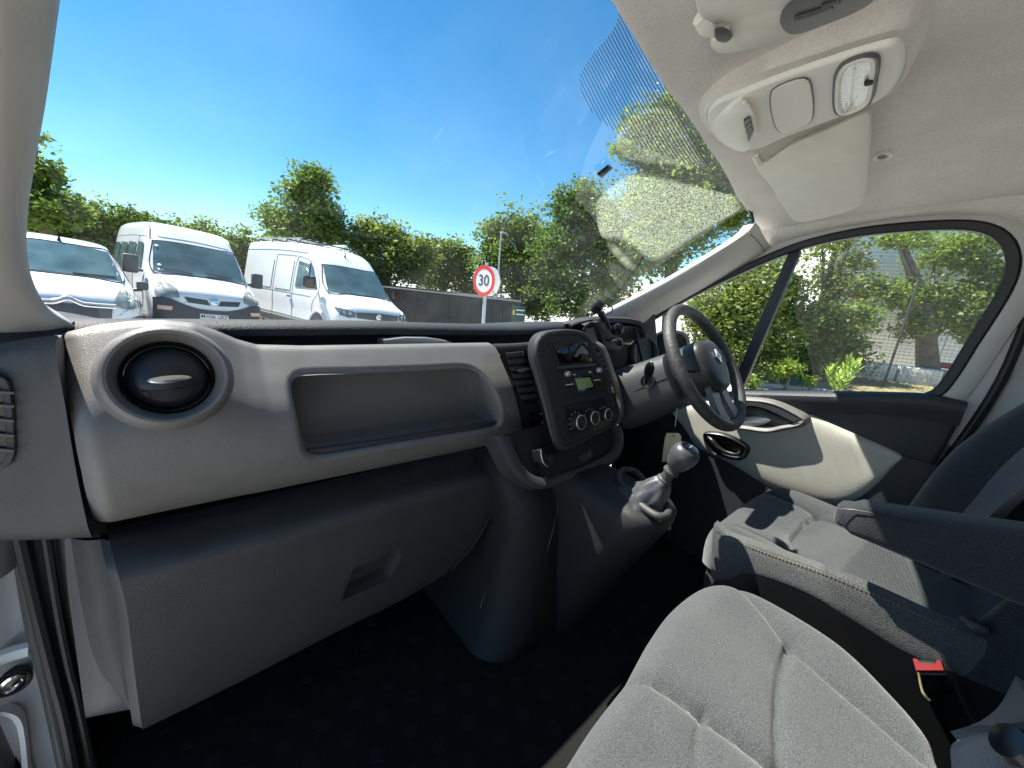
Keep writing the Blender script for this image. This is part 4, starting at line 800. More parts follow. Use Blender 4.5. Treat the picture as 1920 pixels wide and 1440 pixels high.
for a, b in zip(sp2[0:-1:2], sp2[1::2]): stit.add(tube([a + V((-.0085, 0, .002)), b + V((-.0085, 0, .002))], .0009, 5))
tag(mk('stitching', stit, M_STITCH, ds), kind='stuff')
# side valance of the driver's seat with its curved lower edge
sv_t = [P(a, b, X=.229) for a, b in [(1338, 985), (1360, 1004), (1400, 1019), (1510, 1059), (1630, 1107), (1745, 1160), (1800, 1182), (1900, 1215)]]
sv_b = [P(a, b, X=.222) for a, b in [(1335, 1085), (1360, 1090), (1400, 1078), (1500, 1110), (1600, 1165), (1700, 1225), (1780, 1265), (1900, 1310)]]
mk('side_valance', patch([[p + V((.02, 0, .006)) for p in sv_t], sv_t, [a * .5 + b * .5 + V((-.004, 0, 0)) for a, b in zip(sv_t, sv_b)], sv_b, [p + V((.02, 0, 0)) for p in sv_b]], 50, 12), M_SEATSIDE, ds)
lowp = [P(a, b, X=.215) for a, b in [(1338, 1090), (1362, 1088), (1400, 1076), (1500, 1108), (1600, 1163), (1700, 1223), (1900, 1308)]]
mk('side_plinth', patch([lowp, [V((p.x - .004, p.y, p.z * .55)) for p in lowp], [V((p.x, p.y, 0)) for p in lowp]], 40, 10), M_BLACK, ds)
# backrest
def back(x0, x1, ybot, ztop, lean, thick, m_c, m_b, parent, bol=.10):
    def sec(z, w=0):
        y = ybot - lean * (z - .42) - .02 * math.sin((z - .42) * 4); L = []
        for t in np.linspace(0, 1, 25):
            x = x0 + (x1 - x0) * t; e = min(t, 1 - t); L.append(V((x, y + .055 * math.exp(-((e * (x1 - x0)) / bol) ** 2 * 1.5) - (.05 if e == 0 else (.012 if e < .045 else 0)), z)))
        for t in np.linspace(1, 0, 9): L.append(V((x0 + (x1 - x0) * t, y - thick, z)))
        return L
    zs = list(np.linspace(.40, ztop, 24)); loops = [sec(z) for z in zs]
    last = loops[-1]; c = sum(last, V()) / len(last)
    for s, h in ((.96, .02), (.85, .035), (.5, .045)): loops.append([V((c.x + (p.x - c.x) * s, c.y + (p.y - c.y) * s, p.z + h)) for p in last])
    return loft(loops, False, True)
mk('backrest', back(.215, .70, -.93, 1.02, .20, .14, None, None, ds), M_SEATDK, ds, sharp=70)
bk = [P(a, b, X=.665) for a, b in [(1700, 962), (1722, 930), (1760, 880), (1800, 838), (1860, 795), (1930, 755), (2010, 715)]]
bk2 = [P(a, b, X=.575) for a, b in [(1778, 985), (1800, 955), (1825, 925), (1862, 880), (1902, 842), (1955, 800), (2020, 760)]]
mk('bolster', patch([[p + V((.03, -.10, 0)) for p in bk], bk, [a * .5 + b * .5 + V((.0, .022, .004)) for a, b in zip(bk, bk2)], bk2, [p + V((-.02, -.025, 0)) for p in bk2]], 40, 18), M_SEATDK, ds)
bi = [P(a, b, X=.572) + V((0, -.006, 0)) for a, b in [(1778, 985), (1800, 955), (1825, 925), (1862, 880), (1902, 842), (1955, 800), (2020, 760)]]
mk('back_insert', patch([bi, [p + V((-.10, -.012, 0)) for p in bi], [p + V((-.22, -.012, 0)) for p in bi], [p + V((-.32, .02, 0)) for p in bi]], 24, 16), fabric('seat_fabric_mid', (.05, .05, .05), (.03, .034, .04), (.085, .095, .105), 500), ds)
# armrest folded down on its inner side
def arm_sec(t):
    c = P(1577, 960, X=.215).lerp(P(1985, 1072, X=.20), t); w, h = (.034, .026) if t > .06 else (.028, .020)
    h2 = h + .036 * t; return [c + V((a * w * 1.0, 0, b * h2)) for a, b in [(math.copysign(abs(math.cos(q)) ** .55, math.cos(q)), math.copysign(abs(math.sin(q)) ** .55, math.sin(q))) for q in np.linspace(0, 2 * math.pi, 36, endpoint=False)]]
al = [arm_sec(t) for t in (.02, .05, .1, .2, .4, .7, 1)]
tip = sum(al[0], V()) / 36
al = [[tip + V((0, .012, 0)) + (p - tip) * .5 for p in al[0]], [tip + V((0, .008, 0)) + (p - tip) * .85 for p in al[0]]] + al
arm = mk('armrest', loft(al, True, True), M_SEATDK, ds, sharp=70)
mk('armrest_seam', tube([P(a, b, X=.178) for a, b in [(1570, 955), (1600, 956), (1700, 976), (1800, 996), (1920, 1018)]], .0013, 5, 30), M_BLACK, arm)
mk('recline_lever', lathe([(.011, -.02), (.011, .008), (.008, .011), (.003, .012)], P(1832, 1175, X=.215), (-1, -.2, .3), 20, 1.3, .7, cap1=True), M_DASH, ds)
# seat belt buckle between the seats
bkl = thing('seat_belt_buckle', 'red release button of a black seat belt buckle between the seats', 'buckle', P(1742, 1260, X=.19))
bcn = P(1742, 1250, X=.19); nb = (CAM - bcn).normalized() * .75 + V((0, .35, .6)); nb.normalize()
b0 = [P(a, b, pl=(bcn, nb)) for a, b in [(1713, 1238), (1765, 1240), (1771, 1260), (1719, 1260)]]
mk('buckle_body', prism([p - nb * .001 for p in shrink(b0, -.004, nb)], -nb * .08, .003), M_BLACK, bkl)
mk('release_button', prism([b0[0], b0[0].lerp(b0[1], .14), (b0[0].lerp(b0[1], .24)).lerp(b0[3].lerp(b0[2], .24), .42), (b0[0].lerp(b0[1], .78)).lerp(b0[3].lerp(b0[2], .78), .42), b0[0].lerp(b0[1], .88), b0[1], b0[2], b0[3]], nb * .005), M_RED, bkl)
mk('stalk', tube([P(1722, 1262, Y=-.87), P(1730, 1298, Y=-.86), P(1742, 1312, Y=-.86)], .0014, 5, 10), mat('brass_wire', (.4, .35, .15), .4, metal=.6), bkl)
# double passenger bench
pb = thing('passenger_bench', 'pale grey double passenger bench cushion lit by the sun', 'seat', (-.24, -.85, 0))
pzf = lambda x, y: .430 + .014 * np.exp(-((x - .10) / .06) ** 2) - .05 * np.maximum(0, -(y + .64)) - 5.0 * np.maximum(0, y + .62) ** 2
pf = zpl([(985, 1540), (1040, 1440), (1110, 1335), (1176, 1248), (1225, 1160), (1268, 1104), (1318, 1086), (1390, 1100), (1480, 1140), (1580, 1200), (1680, 1290), (1760, 1370), (1800, 1440), (1840, 1530)], .43)
fr = cr([V((a, b, 0)) for a, b in pf], 60)
pout = [(p.x, p.y) for p in cr([V((a, b, 0)) for a, b in [(-.60, -1.08), (-.62, -.9), (-.62, -.72), (-.60, -.63), (-.54, -.60)]] + [V((a, b, 0)) for a, b in pf[1:13]] + [V((-.07, -1.08, 0)), V((-.3, -1.1, 0))], 180, True)]
pgr = [(zpl([(1192, 1253), (1210, 1260), (1260, 1290), (1330, 1335), (1420, 1395), (1500, 1450), (1600, 1520)], .435), .006, .011),
       (zpl([(1482, 1204), (1470, 1250), (1464, 1310), (1466, 1380), (1480, 1450)], .435), .007, .012),
       (zpl([(1385, 1100), (1480, 1195), (1560, 1262), (1640, 1322), (1740, 1400)], .44), .0045, .006),
       (zpl([(1325, 1325), (1308, 1365), (1304, 1410), (1310, 1450)], .43), .004, .005)]
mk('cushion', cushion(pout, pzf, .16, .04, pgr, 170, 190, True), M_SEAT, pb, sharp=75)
mk('bench_base', loft([[V((a, b, .30)) for a, b in pout], [V((a, b, .0)) for a, b in pout]]), M_BLACK, pb)
mk('backrest', back(-.62, .10, -1.06, 1.0, .18, .14, None, None, pb), M_SEATDK, pb, sharp=70)
rib = MB(); A_, B_ = zpl([(1322, 1340), (1312, 1380), (1308, 1440), (1316, 1500)], .432), zpl([(1390, 1380), (1430, 1410), (1480, 1445), (1540, 1500)], .432)
# belt webbing and hip bolster at the bottom right
blt = pb
hbp = [[P(1795, 1388, Y=-.905), P(1840, 1375, Y=-.905), P(1890, 1378, Y=-.91), P(1940, 1392, Y=-.92)], [P(1782, 1405, Y=-.885), P(1840, 1392, Y=-.88), P(1890, 1396, Y=-.885), P(1940, 1412, Y=-.9)], [P(1785, 1450, Y=-.89), P(1840, 1445, Y=-.885), P(1890, 1450, Y=-.89), P(1940, 1455, Y=-.9)], [P(1790, 1500, Y=-.90), P(1840, 1500, Y=-.9), P(1890, 1500, Y=-.9), P(1940, 1500, Y=-.91)]]
mk('bolster_face', patch(hbp, 20, 20), fabric('hip_fabric', (.05, .06, .08), (.05, .055, .065), (.11, .12, .135), 500), blt)
mk('bolster_top', patch([[P(1800, 1388, Y=-.93), P(1850, 1372, Y=-.94), P(1890, 1345, Y=-.95), P(1925, 1280, Y=-.96)], [P(1796, 1390, Y=-.91), P(1850, 1382, Y=-.91), P(1900, 1382, Y=-.92), P(1960, 1370, Y=-.94)]], 20, 6, .01), M_SEATSIDE, blt)
mk('belt_anchor', lathe([(.014, 0), (.012, .006), (.004, .008)], P(1905, 1400, Y=-.88), (-.3, .8, .4), 16, cap1=True), M_BLACK, blt)

# ================================================================ overhead
def roof(px, py, off=.0):
    c = V((px - 960, py - 720, FPX)); dd = V((XA.dot(c), YA.dot(c), ZA.dot(c))).normalized(); h = HLB.ray_cast(CAM, dd); return h[0] + V((0, 0, -off))
oh = thing('overhead_console', 'pale plastic overhead console with interior lamp and grille on the roof lining', 'overhead console', roof(1500, 180))
oo = [(1310, 205), (1322, 182), (1360, 160), (1450, 128), (1560, 92), (1640, 66), (1690, 56), (1713, 66), (1716, 92), (1706, 128), (1690, 158), (1660, 182), (1590, 212), (1480, 252), (1420, 282), (1380, 288), (1340, 268), (1318, 238)]
ob = [P(a, b, Z=1.362) for a, b in oo]; ob = cr(ob, 90, True); dnv = V((0, 0, -1))
oi = cr([P(a, b, Z=1.335) for a, b in [(1326, 212), (1345, 192), (1385, 176), (1450, 150), (1560, 112), (1640, 88), (1678, 80), (1694, 92), (1698, 115), (1690, 145), (1670, 172), (1640, 192), (1570, 220), (1480, 254), (1426, 276), (1385, 282), (1350, 264), (1330, 236)]], 90, True)
mk('console_rim', loft([[p + V((0, 0, .05)) for p in shrink(ob, -.01, dnv)], ob, [a * .5 + b * .5 + V((0, 0, .006)) for a, b in zip(ob, oi)], [a * .15 + b * .85 + V((0, 0, .0)) for a, b in zip(ob, oi)], [p + V((0, 0, .004)) for p in oi]]), M_HEAD, oh, sharp=60)
ocs = mk('console_plate', loft([[p + V((0, 0, .006)) for p in oi], [p + V((0, 0, -.001)) for p in shrink(oi, .002, dnv)], [p + V((0, 0, -.003)) for p in shrink(oi, .006, dnv)]], False, True), M_OVER, oh, sharp=60)
OZ = 1.3305
sq = cr([P(a, b, Z=OZ) for a, b in [(1446, 192), (1450, 168), (1470, 156), (1500, 146), (1514, 148), (1521, 170), (1524, 205), (1518, 228), (1495, 240), (1470, 248), (1458, 240), (1450, 218)]], 50, True)
mk('blank_cover', loft([shrink(sq, -.001, dnv), [p + V((0, 0, -.002)) for p in sq], [p + V((0, 0, -.0025)) for p in shrink(sq, .004, dnv)]], False, True), M_OVER, oh)
mk('cover_groove', tube([p + V((0, 0, -.0005)) for p in shrink(sq, -.0012, dnv)], .0011, 5, closed=True), M_TRIMDK, oh)
lp = cr([P(a, b, Z=OZ) for a, b in [(1561, 160), (1566, 134), (1582, 114), (1615, 100), (1640, 98), (1651, 106), (1648, 140), (1640, 180), (1628, 195), (1595, 210), (1572, 212), (1562, 200)]], 60, True)
lamp = mk('lamp_frame', loft([lp, [p + V((0, 0, -.005)) for p in shrink(lp, .001, dnv)], [p + V((0, 0, -.005)) for p in shrink(lp, .003, dnv)], [p + V((0, 0, -.002)) for p in shrink(lp, .0035, dnv)]]), M_TRIMDK, oh)
mk('lamp_rim', loft([[p + V((0, 0, -.003)) for p in shrink(lp, .003, dnv)], [p + V((0, 0, -.006)) for p in shrink(lp, .005, dnv)], [p + V((0, 0, -.006)) for p in shrink(lp, .009, dnv)], [p + V((0, 0, -.003)) for p in shrink(lp, .011, dnv)]]), M_OVER, lamp)
LENS = mat('lamp_lens', (.85, .85, .83), .12, bump=1.0, bscale=150, coat=.5)
mk('lamp_lens', loft([[p + V((0, 0, -.003)) for p in shrink(lp, .0105, dnv)], [p + V((0, 0, -.0045)) for p in shrink(lp, .016, dnv)]], False, True), LENS, lamp)
mk('lamp_switch', rbox(P(1629, 154, Z=OZ - .006), (.012, .010, .007), .002), M_CONSOLE, lamp)
mk('microphone_pod', loft([cr([P(a, b, Z=z) for a, b, z in L], 30, True) for L in ([(1332, 235, 1.337), (1350, 205, 1.337), (1395, 180, 1.337), (1425, 255, 1.337), (1395, 285, 1.337), (1355, 268, 1.337)], [(1345, 238, 1.325), (1360, 212, 1.325), (1398, 188, 1.322), (1422, 256, 1.320), (1402, 282, 1.320), (1362, 262, 1.325)], [(1378, 240, 1.318), (1385, 215, 1.318), (1400, 192, 1.315), (1421, 256, 1.313), (1404, 280, 1.313), (1385, 262, 1.316)])], False, True), M_OVER, oh, sharp=60)
mf = [P(a, b, Z=1.311) for a, b in [(1394, 228), (1406, 221), (1413, 248), (1404, 267)]]
mk('microphone_grille', prism(mf, (0, 0, .004)), M_BLACK, oh)
for k in range(3):
    mk('grille_bar', tube([mf[0].lerp(mf[3], .25 + k * .25) + V((0, 0, -.0008)), mf[1].lerp(mf[2], .25 + k * .25) + V((0, 0, -.0008))], .0008, 5), M_TRIMDK, oh)
# visors
def visor(name, label, L, zL, hinge, zh, mark=None):
    t = thing(name, label, 'sun visor', P(*L[0], Z=zL[0]))
    o = cr([P(a, b, Z=z) for (a, b), z in zip(L, zL)], 80, True); c = sum(o, V()) / 80
    mk('visor_board', loft([[p + V((0, 0, .010)) for p in o], [p + V((0, 0, .004)) + (p - c) * .006 for p in o], [p - (p - c) * .0 for p in o], [p + (c - p) * .05 + V((0, 0, -.003)) for p in o]], True, True), M_VISOR, t, sharp=60)
    h0 = P(*hinge, Z=zh)
    mk('visor_hinge', tube([h0 + V((-.022, .004, .004)), h0, h0 + V((.016, -.004, 0))], [.009, .011, .006], 10, 10), M_OVER, t)
    mk('hinge_pocket', lathe([(.013, 0), (.010, .003), (.003, .004)], h0 + V((.02, -.012, -.004)), (0, 0, -1), 16, 1.5, .8, cap1=True), M_TRIMDK, t)
    return t
vA, vB, vC = P(1424, 302, Z=1.332), P(1627, 212, Z=1.336), P(1500, 415, X=.66); VPN = (vB - vA).cross(vC - vA).normalized(); VPN = VPN if VPN.z < 0 else -VPN
v1 = thing('sun_visor', 'beige sun visor over the driver, below the overhead console', 'sun visor', vA)
vo = cr([P(a, b, pl=(vA, VPN)) for a, b in [(1418, 312), (1440, 302), (1480, 275), (1560, 240), (1612, 216), (1627, 213), (1630, 240), (1627, 320), (1621, 372), (1608, 388), (1560, 405), (1510, 416), (1490, 414), (1476, 398), (1450, 356)]], 80, True)
mk('visor_board', loft([[p - VPN * .014 for p in shrink(vo, .004, VPN)], [p - VPN * .007 for p in vo], vo, [p + VPN * .002 for p in shrink(vo, .006, VPN)]], True, True), M_VISOR, v1, sharp=60)
h0 = P(1424, 301, pl=(vA, VPN))
mk('visor_hinge', tube([h0 + V((-.02, .004, .006)), h0 + VPN * .004, h0 + V((.016, -.006, -.003))], [.007, .008, .004], 10, 10), M_OVER, v1)
mk('hinge_pocket', lathe([(.010, 0), (.008, .002), (.002, .003)], h0 + V((.014, -.016, -.004)), VPN, 16, 1.5, .8, cap1=True), M_TRIMDK, v1)
v2 = visor('sun_visor', 'beige sun visor with dark vanity label at the top edge of the windscreen', [(1302, -40), (1306, 10), (1316, 36), (1335, 42), (1366, 38), (1366, 60), (1345, 70), (1332, 80), (1340, 95), (1362, 100), (1420, 88), (1490, 66), (1560, 36), (1640, 4), (1720, -40), (1600, -120), (1400, -110)], [1.352] * 17, (1328, 52), 1.35)
lb_ = cr([P(a, b, Z=1.346) for a, b in [(1464, 42), (1468, 18), (1486, 0), (1530, -20), (1600, -36), (1645, -30), (1636, 0), (1600, 22), (1540, 46), (1500, 60), (1480, 60)]], 50, True)
mlab = mat('vanity_grey', (.10, .10, .098), .4)
lo_ = mk('vanity_label', loft([lb_, [p + V((0, 0, -.002)) for p in lb_], [p + V((0, 0, -.0025)) for p in shrink(lb_, .004, dnv)]], False, True), mlab, v2)
mk('label_slot', tube([P(1490, 36, Z=1.342), P(1535, 22, Z=1.342), P(1560, 12, Z=1.342)], .005, 8, 10, flat=.4), M_TRIMDK, v2)
mk('label_slot', tube([P(1540, 14, Z=1.342), P(1575, 2, Z=1.342)], .004, 8, 6, flat=.4), M_TRIMDK, v2)
# trim button on the lining
bt = thing('trim_button', 'small round plastic trim button on the roof lining beside the visor', 'button', roof(1655, 292))
bn = V((-.25, 0, -1))
mk('button_rim', lathe([(.017, -.006), (.0165, .002), (.013, .0035), (.0095, .002), (.009, -.002)], roof(1655, 292, .001), bn, 32), M_OVER, bt)
mk('button_centre', lathe([(.0092, -.002), (.0085, .001), (.001, .0015)], roof(1655, 292, .001), bn, 24, cap1=True), M_TRIMDK, bt)
# ================================================================ outside: ground
def gz(x): return -.73 - .06 * max(-14, min(4.5, x))
M_ASPH = mat('pale_concrete', (.40, .39, .37), .9, bump=.6, bscale=60, var=.18, vscale=3)
gx = [-900, -40, -14, -8, -3, 1, 4.5, 8, 40, 900]; gy = [-900, -40, 0, 10, 40, 900]
tag(mk('ground', patch([[(x, y, gz(x)) for x in gx] for y in gy]), M_ASPH, smooth=False), kind='structure')
kd = V((.75, -.88, 0)).normalized(); kn_ = V((kd.y, -kd.x, 0)); kn_ = -kn_ if kn_.x < 0 else kn_; k0 = V((10.9, 1.9, -1.0))
kp = [k0 + kd * t for t in np.linspace(-16, 14, 16)]
M_GRASS = mat('dry_verge', (.20, .17, .075), .95, bump=1, bscale=30, var=.4, vscale=6)
tag(mk('verge', patch([[p + kn_ * d + V((0, 0, h)) for p in kp] for d, h in ((.14, .085), (1.2, .10), (3.4, .10), (3.6, .02))]), M_GRASS), kind='structure')
kb = tag(mk('kerb', patch([[p + kn_ * d + V((0, 0, h)) for p in kp] for d, h in ((0, -.02), (.01, .09), (.03, .105), (.14, .105), (.15, .0))]), mat('kerb_concrete', (.38, .36, .33), .9, bump=.5, bscale=40, var=.12, vscale=5)), kind='structure')
yard = [k0 + kd * t for t in (-14, 14)]
tag(mk('yard_paving', patch([[p + kn_ * d + V((0, 0, h)) for p in yard] for d, h in ((3.4, .012), (9, .012))]), mat('sandy_paving', (.42, .36, .25), .95, bump=.5, bscale=20, var=.15, vscale=2)), kind='structure')

# ================================================================ parked vans
M_VGLASS = mat('van_window', (.085, .15, .165), .1, coat=.5, var=.35, vscale=2.2)
M_VDARK = mat('van_dark_plastic', (.06, .066, .073), .55)
M_LAMP = mat('headlamp', (.26, .28, .27), .12, coat=.6, bump=.6, bscale=25, var=.4, vscale=9)
M_LAMPDK = mat('headlamp_dark', (.09, .11, .14), .08, coat=1, var=.6, vscale=12)
M_TYRE = mat('tyre', (.02, .02, .02), .85)
M_AMBER = mat('indicator', (.75, .45, .30), .25, coat=.5)
M_GAP = mat('panel_gap', (.30, .31, .32), .8)
M_PLATE = mat('plate_white', (.78, .78, .74), .4)
M_PLATETXT = mat('plate_text', (.01, .01, .012), .6)
class Van:
    def __init__(s, name, label, q, stations, group='white vans parked in the yard'):
        s.t = thing(name, label, 'van', q[:3], group, world=False, rot=(0, q[4], q[3]))
        loops = []
        for (y, zb, zt, wl, wb, wt, zl) in stations:
            h = [(0, zb), (wl * .9, zb), (wl, zb + .08), (wb, zl * .55 + zb * .45), (wb, zl), (wt + (wb - wt) * .32, zl + (zt - zl) * .72), (wt + .0, zt - .10), (wt - .045, zt - .025), (wt - .14, zt + .008), (wt * .5, zt + .03), (0, zt + .036)]
            loops.append([V((a, y, b)) for a, b in h])
        ns = 90; lines = [cr(c, ns) for c in zip(*loops)]
        half = [cr([l[i] for l in lines], 40) for i in range(ns)]
        full = [hh + [V((-p.x, p.y, p.z)) for p in reversed(hh[1:-1])] for hh in half]
        c0 = sum(full[0], V()) / len(full[0])
        full = [[c0 + (p - c0) * .6 + V((0, -.012, 0)) for p in full[0]]] + full
        vf = loft(full, True, True); s.body = mk('body', vf, M_WHITEP, s.t, sharp=50); s.bvh = BVHTree.FromPolygons(*vf)
    def pt(s, a, b, mode, off):
        if mode == 'f': o, d = V((a, -2, b)), V((0, 1, 0))
        elif mode == 'l': o, d = V((-3, a, b)), V((1, 0, 0))
        elif mode == 'r': o, d = V((3, a, b)), V((-1, 0, 0))
        else: o, d = V((a, b, 5)), V((0, 0, -1))
        h = s.bvh.ray_cast(o, d)
        if h[0] is None: return o + d * 2
        return h[0] - d * off * .5 + (h[1] if h[1].dot(d) < 0 else -h[1]) * off * .7
    def decal(s, name, top, bot, m, mode='f', off=.012, nu=16, nv=8, parent=None, th=.012):
        T, B = cr([V((a, b, 0)) for a, b in top], nu), cr([V((a, b, 0)) for a, b in bot], nu)
        vs, fs = patch([[s.pt(*T[i].lerp(B[i], k / (nv - 1)).xy, mode, off) for i in range(nu)] for k in range(nv)])
        return mk(name, patch([vs[i * nu:(i + 1) * nu] for i in range(nv)], 0, 0, 0), m, parent or s.t)
    def line(s, name, pts, m, mode='f', r=.006, off=.004, n=30):
        return mk(name, tube([s.pt(p.x, p.y, mode, off) for p in cr([V((a, b, 0)) for a, b in pts], n)], r, 6), m, s.t)
    def wheel(s, x, y, r=.34):
        w = mk('wheel', lathe([(r * .55, .0), (r * .6, .09), (r * .9, .11), (r, .07), (r, -.07), (r * .9, -.11), (r * .6, -.09)], (x, y, r), (-1 if x < 0 else 1, 0, 0), 28), M_TYRE, s.t)
        mk('rim', lathe([(r * .62, .07), (r * .55, .085), (r * .3, .05), (.04, .07), (.002, .07)], (x, y, r), (-1 if x < 0 else 1, 0, 0), 24, cap1=True), M_SILVER, w)
    def mirror(s, x, y, z, sz=(.10, .16, .30), m=M_VDARK):
        k = -1 if x < 0 else 1
        w = mk('door_mirror', rbox((x, y, z), sz, .045, None, 4), m, s.t)
        mk('mirror_arm', tube([(x, y, z - .08), (x - k * .2, y + .06, z - .12)], .03, 8), m, w); return w
def st(*rows): return rows
MINI = (-.242, 10.103, -.711, .203, .096)
mv = Van('white_minibus', 'white high-roof minibus with dark bumper and V-shaped grille, facing the dashboard', MINI, st((0, .30, .66, .60, .66, .58, .52), (.04, .26, .82, .80, .84, .74, .62), (.14, .24, .99, .93, .95, .82, .75), (.40, .24, 1.12, .97, .985, .86, .92), (.70, .24, 1.27, .985, .99, .87, 1.06), (.78, .24, 1.32, .985, .99, .87, 1.10), (1.33, .24, 1.99, .99, .995, .81, 1.15), (1.44, .24, 2.09, .99, .995, .80, 1.15), (1.75, .24, 2.34, .99, .995, .79, 1.15), (2.0, .24, 2.42, .99, .995, .78, 1.15), (3.5, .24, 2.47, .99, .995, .78, 1.15), (5.2, .24, 2.46, .99, .995, .78, 1.15), (5.36, .30, 2.38, .93, .95, .70, 1.15)))
mv.decal('windscreen', [(-.76, 1.985), (-.4, 2.01), (0, 2.015), (.4, 2.01), (.76, 1.985)], [(-.85, 1.335), (-.4, 1.34), (0, 1.34), (.4, 1.34), (.85, 1.335)], M_VGLASS, nu=24, nv=14)
mv.line('windscreen_frame', [(-.77, 2.0), (-.4, 2.03), (0, 2.035), (.4, 2.03), (.77, 2.0), (.86, 1.33), (.4, 1.33), (0, 1.33), (-.4, 1.33), (-.86, 1.33), (-.77, 2.0)], M_RUBBER, r=.012, n=80)
for a, b in (((-.75, 1.40), (-.2, 1.37)), ((.05, 1.42), (.55, 1.38))): mv.line('wiper', [a, b], M_BLACK, r=.012, off=.03, n=8)
bump = mv.decal('bumper', [(-.97, .80), (-.80, .84), (-.56, .74), (-.30, .66), (0, .64), (.30, .66), (.56, .74), (.80, .84), (.97, .80)], [(-.97, .30), (-.8, .28), (-.5, .27), (-.3, .27), (0, .27), (.3, .27), (.5, .27), (.8, .28), (.97, .30)], M_VDARK, nu=36, off=.02)
gr_ = mv.decal('grille', [(-.56, .93), (-.28, .90), (0, .885), (.28, .90), (.56, .93)], [(-.50, .72), (-.25, .69), (0, .675), (.25, .69), (.50, .72)], M_WHITEP, nu=24, off=.03)
for k in (-1, 1): mv.decal('grille_slot', [(k * .51, .875), (k * .12, .85)], [(k * .46, .765), (k * .07, .74)], M_VDARK, off=.036, parent=gr_)
mv.decal('emblem_wing', [(-.13, .89), (0, .80), (.13, .89)], [(-.10, .84), (0, .705), (.10, .84)], M_WHITEP, off=.045, nu=12, parent=gr_)
mk('emblem', lathe([(.062, -.01), (.065, .005), (.05, .012), (.045, .004), (.002, .006)], mv.pt(0, .83, 'f', .055), (0, -1, .15), 28, cap1=True), M_CHROME, gr_)
for k in (-1, 1):
    mv.decal('headlamp', [(k * .93, 1.02), (k * .84, 1.10), (k * .72, 1.12), (k * .60, 1.02)], [(k * .94, .86), (k * .83, .83), (k * .70, .83), (k * .58, .86)], M_LAMP, off=.022)
    mv.decal('indicator', [(k * .92, .66), (k * .70, .66)], [(k * .92, .58), (k * .72, .58)], M_AMBER, off=.032)
    mv.mirror(k * 1.18, 1.02, 1.42, (.24, .17, .38))
    mv.line('roof_gutter', [(k * .79, 2.02), (k * .76, 2.2), (k * .74, 2.36)], M_RUBBER, r=.014, n=10)
pl_ = mv.pt(0, .50, 'f', .03)
plate = mk('number_plate', rbox(pl_, (.52, .012, .112), .004), M_PLATE, mv.t)
textmesh('plate_text', 'MX06 UEZ', .105, M_PLATETXT, plate, Matrix.Translation(pl_ + V((0, -.008, 0))) @ Matrix.Rotation(math.pi / 2, 4, 'X'), .0012, .0006, 1.02)
sd_ = []
for y0, y1 in ((1.42, 2.05), (2.25, 3.15), (3.25, 4.15), (4.25, 5.05)):
    for md in 'lr': mv.decal('side_window', [(y0 + (.18 if y0 < 2 else 0), 1.92), (y1, 1.95)], [(y0 - (.10 if y0 < 2 else 0), 1.30), (y1, 1.28)], M_VGLASS, md, nu=10, nv=8)
for md in 'lr':
    mv.line('door_gap', [(2.12, .35), (2.13, 1.2), (2.13, 2.1)], M_GAP, md); mv.line('door_gap', [(1.05, .5), (1.02, 1.2)], M_GAP, md)
    mv.decal('side_rub_strip', [(1.2, .62), (5.1, .62)], [(1.2, .48), (5.1, .48)], M_VDARK, md, nu=12)
    mv.line('high_roof_seam', [(1.6, 2.08), (3, 2.12), (5.1, 2.12)], M_GAP, md)
mv.decal('header_panel', [(-.62, 2.33), (0, 2.36), (.62, 2.33)], [(-.68, 2.10), (0, 2.13), (.68, 2.10)], M_WHITEP, off=.012, nu=14)
for (x, z) in ((-.72, 1.88), (-.74, 1.47)): mk('window_sticker', lathe([(.035, 0), (.03, .002)], mv.pt(x, z, 'f', .02), (0, -.7, .7), 16, cap1=True), M_PLATE, mv.t)
mv.decal('tax_disc', [(-.78, 1.40), (-.68, 1.40)], [(-.78, 1.36), (-.68, 1.36)], M_PLATE, off=.018, nu=4, nv=3)
for x in (-.86, .86):
    for y in (.95, 4.4): mv.wheel(x, y)

VW = (2.955, 8.698, -.888, .216, .083)
vv = Van('white_panel_van', 'white high-roof panel van with ladder rack and black mirrors, rightmost of the parked vans', VW, st((0, .32, .70, .66, .72, .62, .55), (.04, .28, .88, .84, .88, .76, .68), (.14, .26, 1.03, .96, .98, .82, .82), (.40, .26, 1.16, 1.0, 1.01, .86, .96), (.70, .26, 1.28, 1.01, 1.015, .87, 1.06), (.78, .26, 1.33, 1.01, 1.015, .87, 1.10), (1.36, .26, 1.96, 1.01, 1.015, .82, 1.16), (1.50, .26, 2.09, 1.01, 1.015, .82, 1.16), (1.85, .26, 2.34, 1.01, 1.015, .82, 1.16), (2.3, .26, 2.47, 1.01, 1.015, .83, 1.16), (4.0, .26, 2.54, 1.01, 1.015, .84, 1.16), (5.8, .26, 2.54, 1.01, 1.015, .84, 1.16), (5.98, .32, 2.45, .96, .97, .78, 1.16)))
vv.decal('windscreen', [(-.76, 1.965), (-.4, 1.99), (0, 2.0), (.4, 1.99), (.76, 1.965)], [(-.86, 1.345), (-.4, 1.35), (0, 1.35), (.4, 1.35), (.86, 1.345)], M_VGLASS, nu=24, nv=14)
vv.line('windscreen_frame', [(-.775, 1.98), (-.4, 2.01), (0, 2.015), (.4, 2.01), (.775, 1.98), (.87, 1.335), (.4, 1.335), (0, 1.335), (-.4, 1.335), (-.87, 1.335), (-.775, 1.98)], M_RUBBER, r=.012, n=80)
